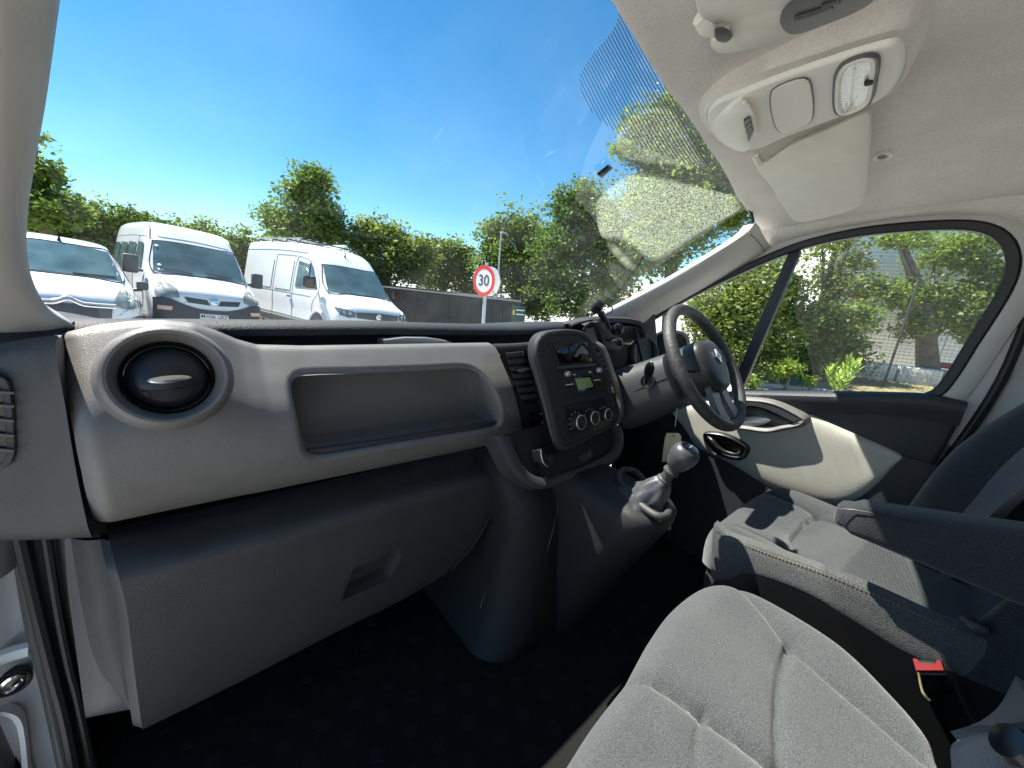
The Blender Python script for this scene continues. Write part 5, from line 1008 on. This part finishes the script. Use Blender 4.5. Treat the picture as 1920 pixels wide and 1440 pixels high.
for k in (-1, 1):
    vv.decal('headlamp', [(k * .98, 1.0), (k * .82, .98), (k * .62, .93)], [(k * .95, .84), (k * .80, .80), (k * .62, .81)], M_LAMPDK, off=.02)
    for x in (.86, .74): mk('headlamp_lens', lathe([(.045, -.004), (.04, .008), (.002, .012)], vv.pt(k * x, .90, 'f', .02), (k * .3, -1, .1), 18, cap1=True), M_LAMP, vv.t)
    vv.mirror(k * 1.2, 1.1, 1.50, (.26, .18, .29), M_GLOSS)
vv.decal('grille', [(-.60, .93), (0, .95), (.60, .93)], [(-.58, .80), (0, .78), (.58, .80)], M_VDARK, off=.018, nu=24)
mk('emblem', lathe([(.075, -.01), (.078, .006), (.062, .014), (.06, .006), (.002, .007)], vv.pt(0, .87, 'f', .03), (0, -1, .1), 28, cap1=True), M_CHROME, vv.t)
vv.decal('bumper', [(-.98, .70), (-.5, .66), (0, .64), (.5, .66), (.98, .70)], [(-.98, .34), (-.5, .30), (0, .29), (.5, .30), (.98, .34)], M_VDARK, off=.015, nu=24)
for md in 'lr':
    vv.decal('cab_window', [(1.62, 1.93), (2.30, 2.02)], [(1.18, 1.36), (2.30, 1.34)], M_VGLASS, md, nu=12)
    vv.line('quarter_bar', [(1.72, 2.0), (1.60, 1.35)], M_BLACK, md, .014, .016, 8)
    vv.line('door_gap', [(2.42, .4), (2.44, 1.2), (2.40, 2.1), (2.0, 2.1), (1.55, 1.95), (1.1, 1.3), (1.32, 1.0), (1.36, .5)], M_GAP, md, .006)
    vv.line('door_gap', [(3.65, .4), (3.65, 1.2), (3.64, 2.15)], M_GAP, md, .006); vv.line('door_gap', [(2.46, 2.15), (3.0, 2.17), (3.64, 2.17)], M_GAP, md, .006)
    vv.decal('pressed_panel', [(2.56, 2.06), (3.55, 2.06)], [(2.56, 1.24), (3.55, 1.24)], M_WHITEP, md, .012); vv.decal('pressed_panel', [(3.78, 2.06), (5.7, 2.06)], [(3.78, 1.24), (5.7, 1.24)], M_WHITEP, md, .012)
    vv.line('side_crease', [(1.4, 1.16), (3, 1.18), (5.8, 1.18)], M_GAP, md, .006); vv.line('roof_seam', [(2.0, 2.24), (3.5, 2.30), (5.8, 2.30)], M_GAP, md, .008)
    vv.line('sill_line', [(1.5, .56), (3, .58), (5.8, .58)], M_GAP, md, .010)
    vv.decal('sill_cover', [(1.55, .50), (5.7, .50)], [(1.55, .30), (5.7, .30)], M_VDARK, md, .01)
    yh = vv.pt(2.55, 1.08, md, .03); mk('door_handle', rbox(yh, (.04, .16, .05), .015), M_VDARK, vv.t)
    ar = [(1.02 + .46 * math.cos(t), .38 + .46 * math.sin(t)) for t in np.linspace(.0, math.pi, 16)]
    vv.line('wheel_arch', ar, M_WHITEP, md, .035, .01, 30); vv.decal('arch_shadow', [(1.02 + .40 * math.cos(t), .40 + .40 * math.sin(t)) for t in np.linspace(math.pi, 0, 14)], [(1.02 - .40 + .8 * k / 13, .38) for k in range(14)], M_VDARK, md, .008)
mk('aerial', tube([vv.pt(0, 2.3, 'f', .0), vv.pt(0, 2.3, 'f', 0) + V((0, -.03, .04)), vv.pt(0, 2.3, 'f', 0) + V((0, .05, .24))], [.03, .012, .006], 6), M_BLACK, vv.t)
for y in (2.5, 3.3, 4.2, 5.2):
    mk('rack_bar', tube([(-.82, y, 2.52), (-.80, y, 2.60), (.80, y, 2.60), (.82, y, 2.52)], .022, 6), M_VDARK, vv.t)
for x in (-.72, -.5, -.3): mk('ladder_rail', tube([(x, 2.6, 2.63), (x, 5.6, 2.64)], .018, 6), M_SILVER, vv.t)
for y in np.arange(2.75, 5.5, .3): mk('ladder_rung', tube([(-.72, y, 2.635), (-.3, y, 2.635)], .010, 6), M_SILVER, vv.t)
mk('pipe_tube', tube([(.45, 2.5, 2.65), (.45, 4.8, 2.65)], .055, 14), M_PLATE, vv.t); mk('pipe_tube', tube([(.05, 2.8, 2.64), (.05, 5.2, 2.64)], .045, 14), M_VDARK, vv.t)
for x in (-.87, .87):
    for y in (1.02, 4.7): vv.wheel(x, y, .35)

CIT = (-2.193, 8.732, -.595, .169, .095)
cv = Van('white_small_van', 'small white van with double chevron grille, half hidden by the left pillar', CIT, st((0, .28, .62, .56, .62, .55, .48), (.05, .24, .78, .74, .78, .68, .58), (.18, .22, .90, .83, .86, .74, .68), (.45, .22, .99, .87, .89, .76, .78), (.85, .22, 1.07, .89, .90, .77, .88), (1.02, .22, 1.13, .89, .90, .76, .94), (1.70, .22, 1.66, .89, .90, .66, .98), (1.9, .22, 1.74, .89, .90, .65, .98), (2.4, .22, 1.79, .89, .90, .66, .98), (3.4, .22, 1.80, .89, .90, .66, .98), (4.3, .22, 1.78, .89, .90, .66, .98), (4.38, .3, 1.70, .83, .84, .58, .98)))
cv.decal('windscreen', [(-.60, 1.655), (-.3, 1.685), (0, 1.69), (.3, 1.685), (.60, 1.655)], [(-.74, 1.16), (-.3, 1.17), (0, 1.17), (.3, 1.17), (.74, 1.16)], M_VGLASS, nu=24, nv=14)
cv.line('windscreen_frame', [(-.61, 1.67), (-.3, 1.70), (0, 1.705), (.3, 1.70), (.61, 1.67), (.75, 1.15), (.3, 1.155), (0, 1.155), (-.3, 1.155), (-.75, 1.15), (-.61, 1.67)], M_RUBBER, r=.012, n=80)
cv.line('wiper', [(.1, 1.19), (.65, 1.20)], M_BLACK, r=.01, off=.025, n=8)
for k in (-1, 1):
    cv.decal('headlamp', [(k * .84, .88), (k * .74, .99), (k * .62, .98), (k * .54, .86)], [(k * .85, .76), (k * .75, .70), (k * .64, .70), (k * .54, .74)], M_LAMP, off=.02)
    cv.mirror(k * 1.02, 1.15, 1.10, (.18, .12, .17))
cv.decal('grille', [(-.5, .72), (-.2, .73), (0, .73), (.2, .73), (.5, .72)], [(-.48, .50), (-.2, .46), (0, .46), (.2, .46), (.48, .50)], M_VDARK, off=.014, nu=20)
for dz in (0, .062): cv.line('chevron_bar', [(-.54, .765 - dz), (-.18, .765 - dz), (-.12, .785 - dz), (0, .84 - dz), (.12, .785 - dz), (.18, .765 - dz), (.54, .765 - dz)], M_CHROME, r=.016, off=.025, n=60)
cv.decal('bumper', [(-.86, .60), (-.5, .46), (0, .44), (.5, .46), (.86, .60)], [(-.84, .28), (-.5, .26), (0, .25), (.5, .26), (.84, .28)], M_VDARK, off=.018, nu=24)
ab = cv.pt(0, 1.95, 't', 0)
mk('aerial', tube([cv.pt(-.02, 1.78, 't', 0), cv.pt(-.02, 1.78, 't', 0) + V((0, -.02, .05)), cv.pt(-.02, 1.78, 't', 0) + V((-.01, .06, .22))], [.035, .016, .007], 6), M_BLACK, cv.t)
for md in 'lr':
    cv.decal('cab_window', [(1.95, 1.55), (2.5, 1.58)], [(1.35, 1.10), (2.5, 1.08)], M_VGLASS, md)
    cv.line('door_gap', [(2.6, .3), (2.6, 1.6)], M_GAP, md)
for x in (-.76, .76):
    for y in (.85, 3.6): cv.wheel(x, y, .31)
for v in (mv, vv, cv): pass

# ================================================================ trees
def leafmat(name, dark, light, trans=.35):
    m = bpy.data.materials.new(name); m.use_nodes = True; nt = m.node_tree; N = nt.nodes.new; L = nt.links.new; nt.nodes.clear()
    o = N('ShaderNodeOutputMaterial'); d = N('ShaderNodeBsdfDiffuse'); t = N('ShaderNodeBsdfTranslucent'); g = N('ShaderNodeBsdfGlossy'); g.inputs['Roughness'].default_value = .45
    a = N('ShaderNodeAttribute'); a.attribute_name = 'rnd'; r = N('ShaderNodeValToRGB'); r.color_ramp.elements[0].color = (*dark, 1); r.color_ramp.elements[1].color = (*light, 1)
    L(a.outputs['Fac'], r.inputs[0]); L(r.outputs[0], d.inputs[0]); L(r.outputs[0], t.inputs[0])
    m1 = N('ShaderNodeMixShader'); m1.inputs[0].default_value = trans; L(d.outputs[0], m1.inputs[1]); L(t.outputs[0], m1.inputs[2])
    m2 = N('ShaderNodeMixShader'); m2.inputs[0].default_value = .025; L(m1.outputs[0], m2.inputs[1]); L(g.outputs[0], m2.inputs[2]); L(m2.outputs[0], o.inputs[0]); return m
LEAF = [leafmat('leaf_green', (.055, .11, .018), (.27, .36, .065), .5), leafmat('leaf_yellow_green', (.07, .12, .02), (.33, .38, .075), .5), leafmat('leaf_dark', (.045, .10, .02), (.19, .28, .06), .5), leafmat('leaf_bright', (.12, .20, .025), (.36, .46, .07), .5)]
BARK = mat('bark', (.13, .105, .08), .95, bump=1, bscale=14, var=.3, vscale=7)
def leaves(name, blobs, n, size, m, parent, clump=.34, per=60, shell=.55):
    n = int(n * 2.0)
    """leaf clumps spread through ellipsoids; blobs = (centre, radii, weight)"""
    w = np.array([b[2] * b[1][0] * b[1][2] for b in blobs]); w = w / w.sum(); nc = max(1, n // per)
    ids = rng.choice(len(blobs), nc, p=w); C = np.array([tuple(b[0]) for b in blobs])[ids]; R = np.array([tuple(b[1]) for b in blobs])[ids]
    u = rng.normal(size=(nc, 3)); u /= np.linalg.norm(u, axis=1)[:, None]; rad = (shell + (1 - shell) * rng.random(nc)) * (1 + .16 * rng.normal(size=nc)).clip(.6, 1.25); rad *= (rng.random(nc) ** .25)
    cc = C + u * R * rad[:, None]; cl = clump * (.55 + .9 * rng.random(nc))
    tone = rng.random(nc)
    k = np.repeat(np.arange(nc), per); N_ = len(k)
    off = rng.normal(size=(N_, 3)).clip(-1.7, 1.7) * np.array([1, 1, .75]); p = cc[k] + off * cl[k][:, None] * .62
    a = rng.normal(size=(N_, 3)); a[:, 2] *= .5; a /= np.linalg.norm(a, axis=1)[:, None]
    b = rng.normal(size=(N_, 3)); b -= a * (a * b).sum(1)[:, None]; b /= np.linalg.norm(b, axis=1)[:, None]
    s = (size * .62 * (.4 + 1.2 * rng.random(N_) ** 1.3))[:, None]
    Vt = np.stack([p - a * s, p + b * s * .55 - a * s * .1, p + a * s, p - b * s * .55 - a * s * .1], 1).reshape(-1, 3)
    me = bpy.data.meshes.new(name); me.vertices.add(N_ * 4); me.vertices.foreach_set('co', Vt.ravel().astype(np.float32))
    me.loops.add(N_ * 4); me.loops.foreach_set('vertex_index', np.arange(N_ * 4, dtype=np.int32)); me.polygons.add(N_); me.polygons.foreach_set('loop_start', np.arange(0, N_ * 4, 4, dtype=np.int32))
    at_ = me.attributes.new('rnd', 'FLOAT', 'FACE'); at_.data.foreach_set('value', (.55 * tone[k] + .45 * rng.random(N_)).astype(np.float32))
    me.update(calc_edges=True); me.materials.append(m); o = bpy.data.objects.new(name, me); COL.objects.link(o); adopt(o, parent); return o
def D(px, py, depth): c = V((px - 960, py - 720, FPX)); return CAM + V((XA.dot(c), YA.dot(c), ZA.dot(c))) * (depth / FPX)
def tree(name, label, cat, blobs, depth, n, m=0, size=.11, trunk=None, tr=.12, group=None, clump=.34, limbs=5, flatz=1.0, shell=.5):
    """blobs in the photo: (px, py, half width px, half height px)"""
    B = [(D(a, b, depth), V((w / FPX * depth, w / FPX * depth * .8, h / FPX * depth * flatz)) * 1.1, 1) for a, b, w, h in blobs]
    if trunk: base = D(trunk[0], trunk[1], depth)
    else: c = sum((b[0] for b in B), V()) / len(B); base = V((c.x, c.y, 0))
    base.z = gz(base.x) if base.x < 10 else -.92
    t = thing(name, label, cat, base, group)
    top = max(B, key=lambda b: b[0].z)[0]; mid = base.lerp(top, .5) + V((random.uniform(-.2, .2), random.uniform(-.2, .2), 0))
    tm = MB(); tm.add(tube([base - V((0, 0, .05)), base.lerp(mid, .5), mid, top], [tr * 1.25, tr, tr * .8, tr * .2], 10, 20))
    for i in range(limbs):
        b = B[i % len(B)]; s = base.lerp(mid, .55 + .45 * random.random()); e = b[0] + V((random.uniform(-.6, .6) * b[1].x, random.uniform(-.6, .6) * b[1].y, random.uniform(-.1, .6) * b[1].z))
        tm.add(tube([s, s.lerp(e, .5) + V((0, 0, .15)), e], [tr * .5, tr * .3, tr * .08], 6, 10))
    mk('trunk', tm, BARK, t); leaves('crown', B, n, size, LEAF[m], t, clump, shell=shell); return t
T_ = 'trees round the yard'
# clipped hedge behind the vans
hx = [(-20, 318), (60, 350), (110, 376), (200, 402), (300, 412), (400, 428), (490, 448), (560, 470)]
hedge = thing('hedge', 'long clipped green hedge behind the parked vans', 'hedge', (-3, 19, -.6))
hb_ = []
for i in range(46):
    f = i / 45 * (len(hx) - 1); k = min(int(f), len(hx) - 2); a = hx[k][0] + (hx[k + 1][0] - hx[k][0]) * (f - k); b = hx[k][1] + (hx[k + 1][1] - hx[k][1]) * (f - k)
    p = P(a, b, Y=19); h = (p.z + .6)
    for z in (.30, .62, .90): hb_.append((V((p.x, 19 + random.uniform(-.3, .3), -.6 + h * z)), V((.6, .7, h * .17 + .1)), 1))
leaves('foliage', hb_, 34000, .10, LEAF[0], hedge, .26, shell=.6)
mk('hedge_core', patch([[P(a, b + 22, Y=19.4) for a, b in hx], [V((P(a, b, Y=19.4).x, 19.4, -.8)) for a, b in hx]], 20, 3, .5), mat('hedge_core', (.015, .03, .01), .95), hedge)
tree('broadleaf_tree', 'leafy tree top rising above the left end of the hedge', 'tree', [(58, 335, 42, 26), (20, 320, 50, 40), (66, 262, 9, 10), (85, 312, 14, 12), (60, 385, 55, 34), (110, 400, 40, 24)], 11, 6200, 0, .12, group=T_)
tree('broadleaf_tree', 'lone rounded tree standing behind the panel van', 'tree', [(580, 372, 50, 55), (590, 335, 26, 22), (560, 425, 62, 34), (610, 420, 38, 42), (505, 405, 22, 12), (640, 440, 22, 22)], 13.5, 10500, 0, .105, (585, 560), .14, T_)
tree('broadleaf_tree', 'yellow-green tree right of the panel van roof', 'tree', [(690, 455, 34, 42), (735, 450, 28, 34), (700, 510, 45, 35), (760, 500, 34, 42), (790, 470, 26, 24)], 14, 9500, 1, .10, (720, 600), .12, T_)
tree('broadleaf_tree', 'smaller tree with pointed top left of the speed sign', 'tree', [(812, 468, 26, 24), (848, 482, 34, 34), (815, 515, 42, 34), (868, 500, 22, 30), (880, 545, 30, 22)], 16, 8000, 0, .11, (840, 600), .12, T_)
tree('broadleaf_tree', 'broad pale green tree behind the speed sign', 'tree', [(930, 440, 38, 30), (975, 430, 45, 40), (940, 500, 55, 55), (1010, 480, 50, 70), (1000, 560, 60, 40)], 15, 14000, 0, .105, (960, 640), .15, T_)
tree('broadleaf_tree', 'large full tree in the middle of the windscreen, right of the lamp post', 'tree', [(1060, 395, 34, 34), (1100, 375, 40, 36), (1120, 440, 70, 70), (1050, 470, 55, 55), (1080, 550, 70, 50), (1150, 520, 60, 60)], 13, 16000, 2, .10, (1090, 640), .16, T_)
tree('broadleaf_tree', 'tall tree behind the dusty part of the windscreen', 'tree', [(1200, 240, 40, 34), (1260, 215, 50, 44), (1175, 285, 28, 18), (1250, 300, 70, 60), (1330, 300, 80, 90), (1210, 380, 70, 60), (1300, 400, 90, 80), (1220, 470, 80, 60), (1390, 380, 60, 80)], 12, 20000, 0, .10, (1260, 640), .2, T_)
tree('tall_bush', 'dense green bushes beyond the driver quarter light', 'bush', [(1330, 590, 60, 60), (1400, 560, 70, 70), (1440, 520, 50, 40), (1380, 650, 70, 50), (1440, 640, 60, 55)], 10.5, 14000, 1, .085, (1390, 720), .08, T_)
tree('tall_bush', 'dense dark green bushes between the window bar and the building', 'bush', [(1510, 610, 45, 50), (1560, 620, 45, 48), (1605, 600, 32, 34), (1530, 675, 60, 34), (1590, 660, 32, 34), (1475, 560, 30, 55)], 11.5, 10000, 0, .09, (1540, 720), .08, T_)
tree('thin_tree', 'thin branching tree with bare grey limbs in front of the building edge', 'tree', [(1520, 470, 40, 30), (1570, 450, 45, 34), (1600, 490, 40, 40), (1545, 530, 40, 30), (1590, 550, 45, 35)], 12.5, 2600, 1, .085, (1540, 700), .15, T_, .3, 9)
tree('broadleaf_tree', 'broad tree with thick grey trunk in front of the building', 'tree', [(1690, 450, 42, 20), (1800, 470, 70, 42), (1860, 530, 50, 60), (1700, 555, 48, 26), (1780, 570, 70, 45), (1725, 610, 45, 24), (1645, 545, 30, 20), (1830, 610, 45, 35)], 12.0, 9500, 0, .10, (1742, 722), .24, T_, .32, 8)
tree('low_shrub', 'low green shrub beside the window bar at the verge', 'shrub', [(1475, 690, 26, 20)], 9.6, 1200, 3, .06, (1475, 715), .03, clump=.15, limbs=3)
tree('red_shrub', 'small red-leaved shrub at the kerb', 'shrub', [(1408, 715, 18, 16)], 8.9, 500, 0, .06, (1408, 735), .02, clump=.12, limbs=3)
bpy.data.objects['red_shrub'].children[1].data.materials[0] = leafmat('leaf_red', (.12, .03, .03), (.34, .13, .11))
tree('low_shrub', 'tiny green seedling left of the bright shrub on the verge', 'shrub', [(1520, 712, 9, 9)], 9.6, 320, 3, .05, (1520, 725), .02, clump=.10, limbs=2)
# bright upright shrub with long leaves
bs = thing('laurel_shrub', 'bright yellow-green shrub with long upright leaves outside the driver window', 'shrub', D(1568, 738, 8.8))
bsb = D(1568, 745, 8.8); ll_ = MB()
for s in range(13):
    a0 = random.uniform(0, 6.28); le = random.uniform(.55, 1.0); topp = bsb + V((math.cos(a0) * .42 * (1.25 - le), math.sin(a0) * .42 * (1.25 - le), le))
    ll_.add(tube([bsb, bsb.lerp(topp, .5), topp], [.012, .010, .004], 5, 8))
    for k in range(26):
        t = .3 + .7 * k / 25; c = bsb.lerp(topp, t); a = a0 + k * 2.4; d = V((math.cos(a), math.sin(a), .9 + .8 * (t > .9))).normalized(); w = V((-math.sin(a), math.cos(a), 0)) * .034; ln = random.uniform(.16, .24)
        ll_.add(([c, c + d * ln * .5 + w, c + d * ln, c + d * ln * .5 - w], [(0, 1, 2, 3)]))
tag(mk('leaf_shoots', ll_, mat('laurel_leaf', (.27, .38, .045), .45, var=.35, vscale=5), bs, smooth=False), kind='stuff')

# ================================================================ sign, post, wall, board
sg = D(911, 527, 7.6); gzs = gz(sg.x)
sign = thing('speed_sign', 'round red-rimmed 30 speed limit sign on a grey post', 'road sign', (sg.x, sg.y, gzs))
fd = (CAM - sg); fd.z = 0; fd = (Matrix.Rotation(math.radians(-44), 3, 'Z') @ fd).normalized()
M_SIGNW = mat('sign_white', (.72, .73, .74), .45); M_SIGNR = mat('sign_red', (.62, .03, .03), .45); M_SIGNK = mat('sign_black', (.06, .07, .08), .5); M_GALV = mat('galvanised', (.45, .48, .52), .45, metal=.5)
mk('post', tube([(sg.x, sg.y, gzs), (sg.x, sg.y, sg.z + .36)], .036, 14), M_GALV, sign)
face = mk('sign_face', lathe([(.30, .02), (.30, .03), (.002, .031)], sg + fd * .03, fd, 48, cap0=True, cap1=True), M_SIGNW, sign)
mk('sign_rim', lathe([(.302, .030), (.302, .034), (.225, .034), (.225, .031)], sg + fd * .03, fd, 48), M_SIGNR, face)
a_, b_, c_ = axes(fd); textmesh('sign_number', '30', .30, M_SIGNK, face, Matrix.Translation(sg + fd * .064) @ Matrix((a_, b_, c_)).transposed().to_4x4(), .006, .001, 1.02)
s2 = sg - fd * .10
mk('rear_disc', lathe([(.29, 0), (.29, .012)], s2, -fd, 40, cap0=True, cap1=True), M_SIGNW, sign)
mk('bracket', rbox(sg - fd * .05, (.05, .18, .05), .005, Matrix.Rotation(math.atan2(-fd.x, fd.y), 3, 'Z')), M_GALV, sign)
far = D(1311, 600, 11); fs_ = thing('speed_sign', 'far red-rimmed round sign half hidden behind the steering wheel', 'road sign', (far.x, far.y, -1))
fd2 = (CAM - far); fd2.z = 0; fd2 = (Matrix.Rotation(.6, 3, 'Z') @ fd2).normalized()
f2 = mk('sign_face', lathe([(.27, 0), (.27, .02), (.002, .021)], far, fd2, 40, cap0=True, cap1=True), M_SIGNW, fs_); mk('sign_rim', lathe([(.272, .02), (.272, .025), (.20, .025), (.20, .021)], far, fd2, 40), M_SIGNR, f2)
a_, b_, c_ = axes(fd2); textmesh('sign_number', '30', .26, M_SIGNK, f2, Matrix.Translation(far + fd2 * .024) @ Matrix((a_, b_, c_)).transposed().to_4x4(), .006, .001)
mk('post', tube([(far.x, far.y, -1), (far.x, far.y, far.z + .2) - fd2 * .04 if False else V((far.x, far.y, far.z + .2)) - fd2 * .05], .035, 10), M_GALV, fs_)
lpb = D(934, 520, 12); lamp_ = thing('lamp_post', 'thin tall grey lamp post beside the speed sign', 'lamp post', (lpb.x, lpb.y, gz(lpb.x)))
lt = D(938, 440, 12); mk('pole', tube([(lpb.x, lpb.y, gz(lpb.x)), (lpb.x, lpb.y, lt.z)], [.04, .025], 10), M_GALV, lamp_); mk('lamp_head', rbox((lpb.x + .1, lpb.y, lt.z + .02), (.26, .10, .05), .02), M_GALV, lamp_)
sp = D(168, 450, 13); sps = thing('yard_sign', 'small pale sign on a post seen above the small white van', 'sign', (sp.x, sp.y, gz(sp.x)))
mk('post', tube([(sp.x + .12, sp.y, gz(sp.x)), (sp.x + .12, sp.y, sp.z + .1)], .04, 8), M_GALV, sps); mk('panel', rbox((sp.x, sp.y - .04, sp.z + .28), (.22, .03, .5), .06), M_PLATE, sps); mk('panel_mark', rbox((sp.x - .03, sp.y - .058, sp.z + .3), (.10, .006, .14), .002), M_AMBER, sps)
# dark shed under the trees
sh = thing('dark_shed', 'low dark flat-roofed shed under the trees behind the speed sign', 'shed', D(890, 620, 12.5))
A1, B1 = D(680, 538, 12.0), D(965, 570, 12.0); zb_ = gz(3) - .3; Ud = (B1 - A1); Ud.z = 0; Ud.normalize(); Nd = V((Ud.y, -Ud.x, 0)); Nd = Nd if Nd.dot(CAM - A1) > 0 else -Nd
M_SHED = mat('dark_shaded_cladding', (.014, .021, .023), .7, var=.15, vscale=3)  # dark cladding with the tree shade put into its base colour
nb_ = 14
for i in range(nb_):
    p, q = A1.lerp(B1, i / nb_), A1.lerp(B1, (i + .97) / nb_); mk('wall_panel', patch([[p + Nd * .0, q], [V((p.x, p.y, zb_)), V((q.x, q.y, zb_))]], 0, 0, .05), M_SHED, sh, smooth=False)
mk('shed_body', prism([V((A1.x, A1.y, zb_)) - Nd * .06, V((B1.x, B1.y, zb_)) - Nd * .06, B1 - Nd * .06, A1 - Nd * .06], -Nd * 3), M_SHED, sh, smooth=False)
mk('roof_edge', prism([A1 + V((0, 0, -.04)) - Ud * .2, B1 + V((0, 0, -.04)) + Ud * .2, B1 + V((0, 0, .07)) + Ud * .2, A1 + V((0, 0, .07)) - Ud * .2], -Nd * 3.2 + Nd * .0), mat('roof_felt', (.02, .024, .026), .8), sh, smooth=False)
gbd = D(972, 588, 11); gs = thing('notice_board', 'dark green notice board with yellow mark and two pale lines', 'sign', (gbd.x, gbd.y, gz(gbd.x)))
gr3 = Matrix.Rotation(math.atan2(Nd.x, -Nd.y), 3, 'Z')
mk('board', rbox(gbd + V((0, 0, -.1)), (.40, .04, .62), .01, gr3), mat('board_green', (.01, .055, .045), .5), gs)
mk('leg', tube([gbd + gr3 @ V((-.15, .03, -.4)), gbd + gr3 @ V((-.15, .03, -1.5))], .025, 6), M_GALV, gs); mk('leg', tube([gbd + gr3 @ V((.15, .03, -.4)), gbd + gr3 @ V((.15, .03, -1.5))], .025, 6), M_GALV, gs)
for z in (.10, -.02): mk('board_line', rbox(gbd + gr3 @ V((.05, -.023, z)), (.24, .004, .03), 0, gr3), M_SIGNW, gs)
mk('board_mark', rbox(gbd + gr3 @ V((-.14, -.023, .03)), (.06, .004, .14), .001, gr3), mat('board_yellow', (.6, .42, .03), .5), gs)

# ================================================================ building behind the driver's side
bl0 = V((18.6, 3.1, -1.0)); bd_ = V((.42, -1, 0)).normalized(); bnn = V((-1, -.42, 0)).normalized()
bld = thing('clad_building', 'pale grey building clad in horizontal ribbed metal sheet', 'building', bl0)
M_CLAD = mat('ribbed_cladding', (.74, .76, .79), .45, metal=.0, var=.04, vscale=1.5)
prf = []; z = -1.0
while z < 9:
    prf += [(0, z), (.028, z + .018), (.028, z + .085), (0, z + .103)]; z += .125
for i in range(6):
    o = bl0 + bd_ * (i * 4.0)
    mk('cladding_sheet', patch([[o + bnn * d + V((0, 0, z + 1)), o + bd_ * 3.97 + bnn * d + V((0, 0, z + 1))] for d, z in prf]), M_CLAD, bld, smooth=False)
mk('corner_flashing', prism([bl0 + bnn * .05 - bd_ * .02, bl0 + bnn * .05 + bd_ * .18, bl0 + bnn * .05 + bd_ * .18 + V((0, 0, 10)), bl0 + bnn * .05 - bd_ * .02 + V((0, 0, 10))], -bnn * .06), mat('flashing', (.62, .62, .63), .4), bld, smooth=False)
mk('side_wall', prism([bl0 - bnn * .02, bl0 + bd_ * 24 - bnn * .02, bl0 + bd_ * 24 - bnn * 8, bl0 - bnn * 8], (0, 0, 10)), M_CLAD, bld, smooth=False)
M_CONC = mat('block_concrete', (.62, .60, .55), .9, bump=.5, bscale=25, var=.08, vscale=3)
c0_ = P(1590, 706, Z=-.98); cd_ = (P(1735, 726, Z=-.98) - c0_).normalized()
for i in range(7):
    o = c0_ + cd_ * (i * 1.06 - .5); R_ = Matrix.Rotation(math.atan2(cd_.y, cd_.x), 3, 'Z')
    t = thing('concrete_block', ['leftmost', 'second', 'third', 'fourth', 'fifth', 'sixth', 'seventh'][i] + ' pale concrete block along the foot of the building, counted from the left', 'concrete block', o, 'concrete blocks along the building')
    mk('block', rbox(o + V((0, 0, .29)), (1.0, .45, .58), .03, R_), M_CONC, t)
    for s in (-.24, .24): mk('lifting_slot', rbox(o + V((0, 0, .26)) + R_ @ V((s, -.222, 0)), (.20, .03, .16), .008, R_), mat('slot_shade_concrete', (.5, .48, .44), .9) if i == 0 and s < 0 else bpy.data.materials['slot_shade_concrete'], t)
rb = P(1772, 722, Z=-.98); red = thing('plastic_barrier', 'red plastic barrier beside the thick tree trunk', 'barrier', rb)
for k in range(3): mk('barrier_rail', rbox(rb + V((0, 0, .16 + k * .24)), (1.0, .3, .19), .04, R_), mat('barrier_red', (.55, .05, .06), .5) if k == 0 else bpy.data.materials['barrier_red'], red)
fnc = thing('mesh_fence', 'tall thin wire mesh fence with slim dark posts in front of the blocks', 'fence', P(1655, 726, Z=-.95))
f0 = P(1655, 727, Z=-.95); fdir = cd_; M_WIRE = mat('wire_grey', (.03, .034, .034), .7)
for k in (-1, 0, 1, 2):
    p = f0 + fdir * (k * 2.6); mk('post', tube([p, p + V((0, 0, 3.0))], .03, 8), M_WIRE, fnc)
wm = MB()
for k in range(76):
    p = f0 + fdir * (-2.6 + k * .104); wm.add(tube([p, p + V((0, 0, 2.4))], .0028, 3))
for k in range(20): wm.add(tube([f0 - fdir * 2.6 + V((0, 0, .05 + k * .12)), f0 + fdir * 5.2 + V((0, 0, .05 + k * .12))], .0028, 3))
tag(mk('wire_mesh', wm, M_WIRE, fnc), kind='stuff')
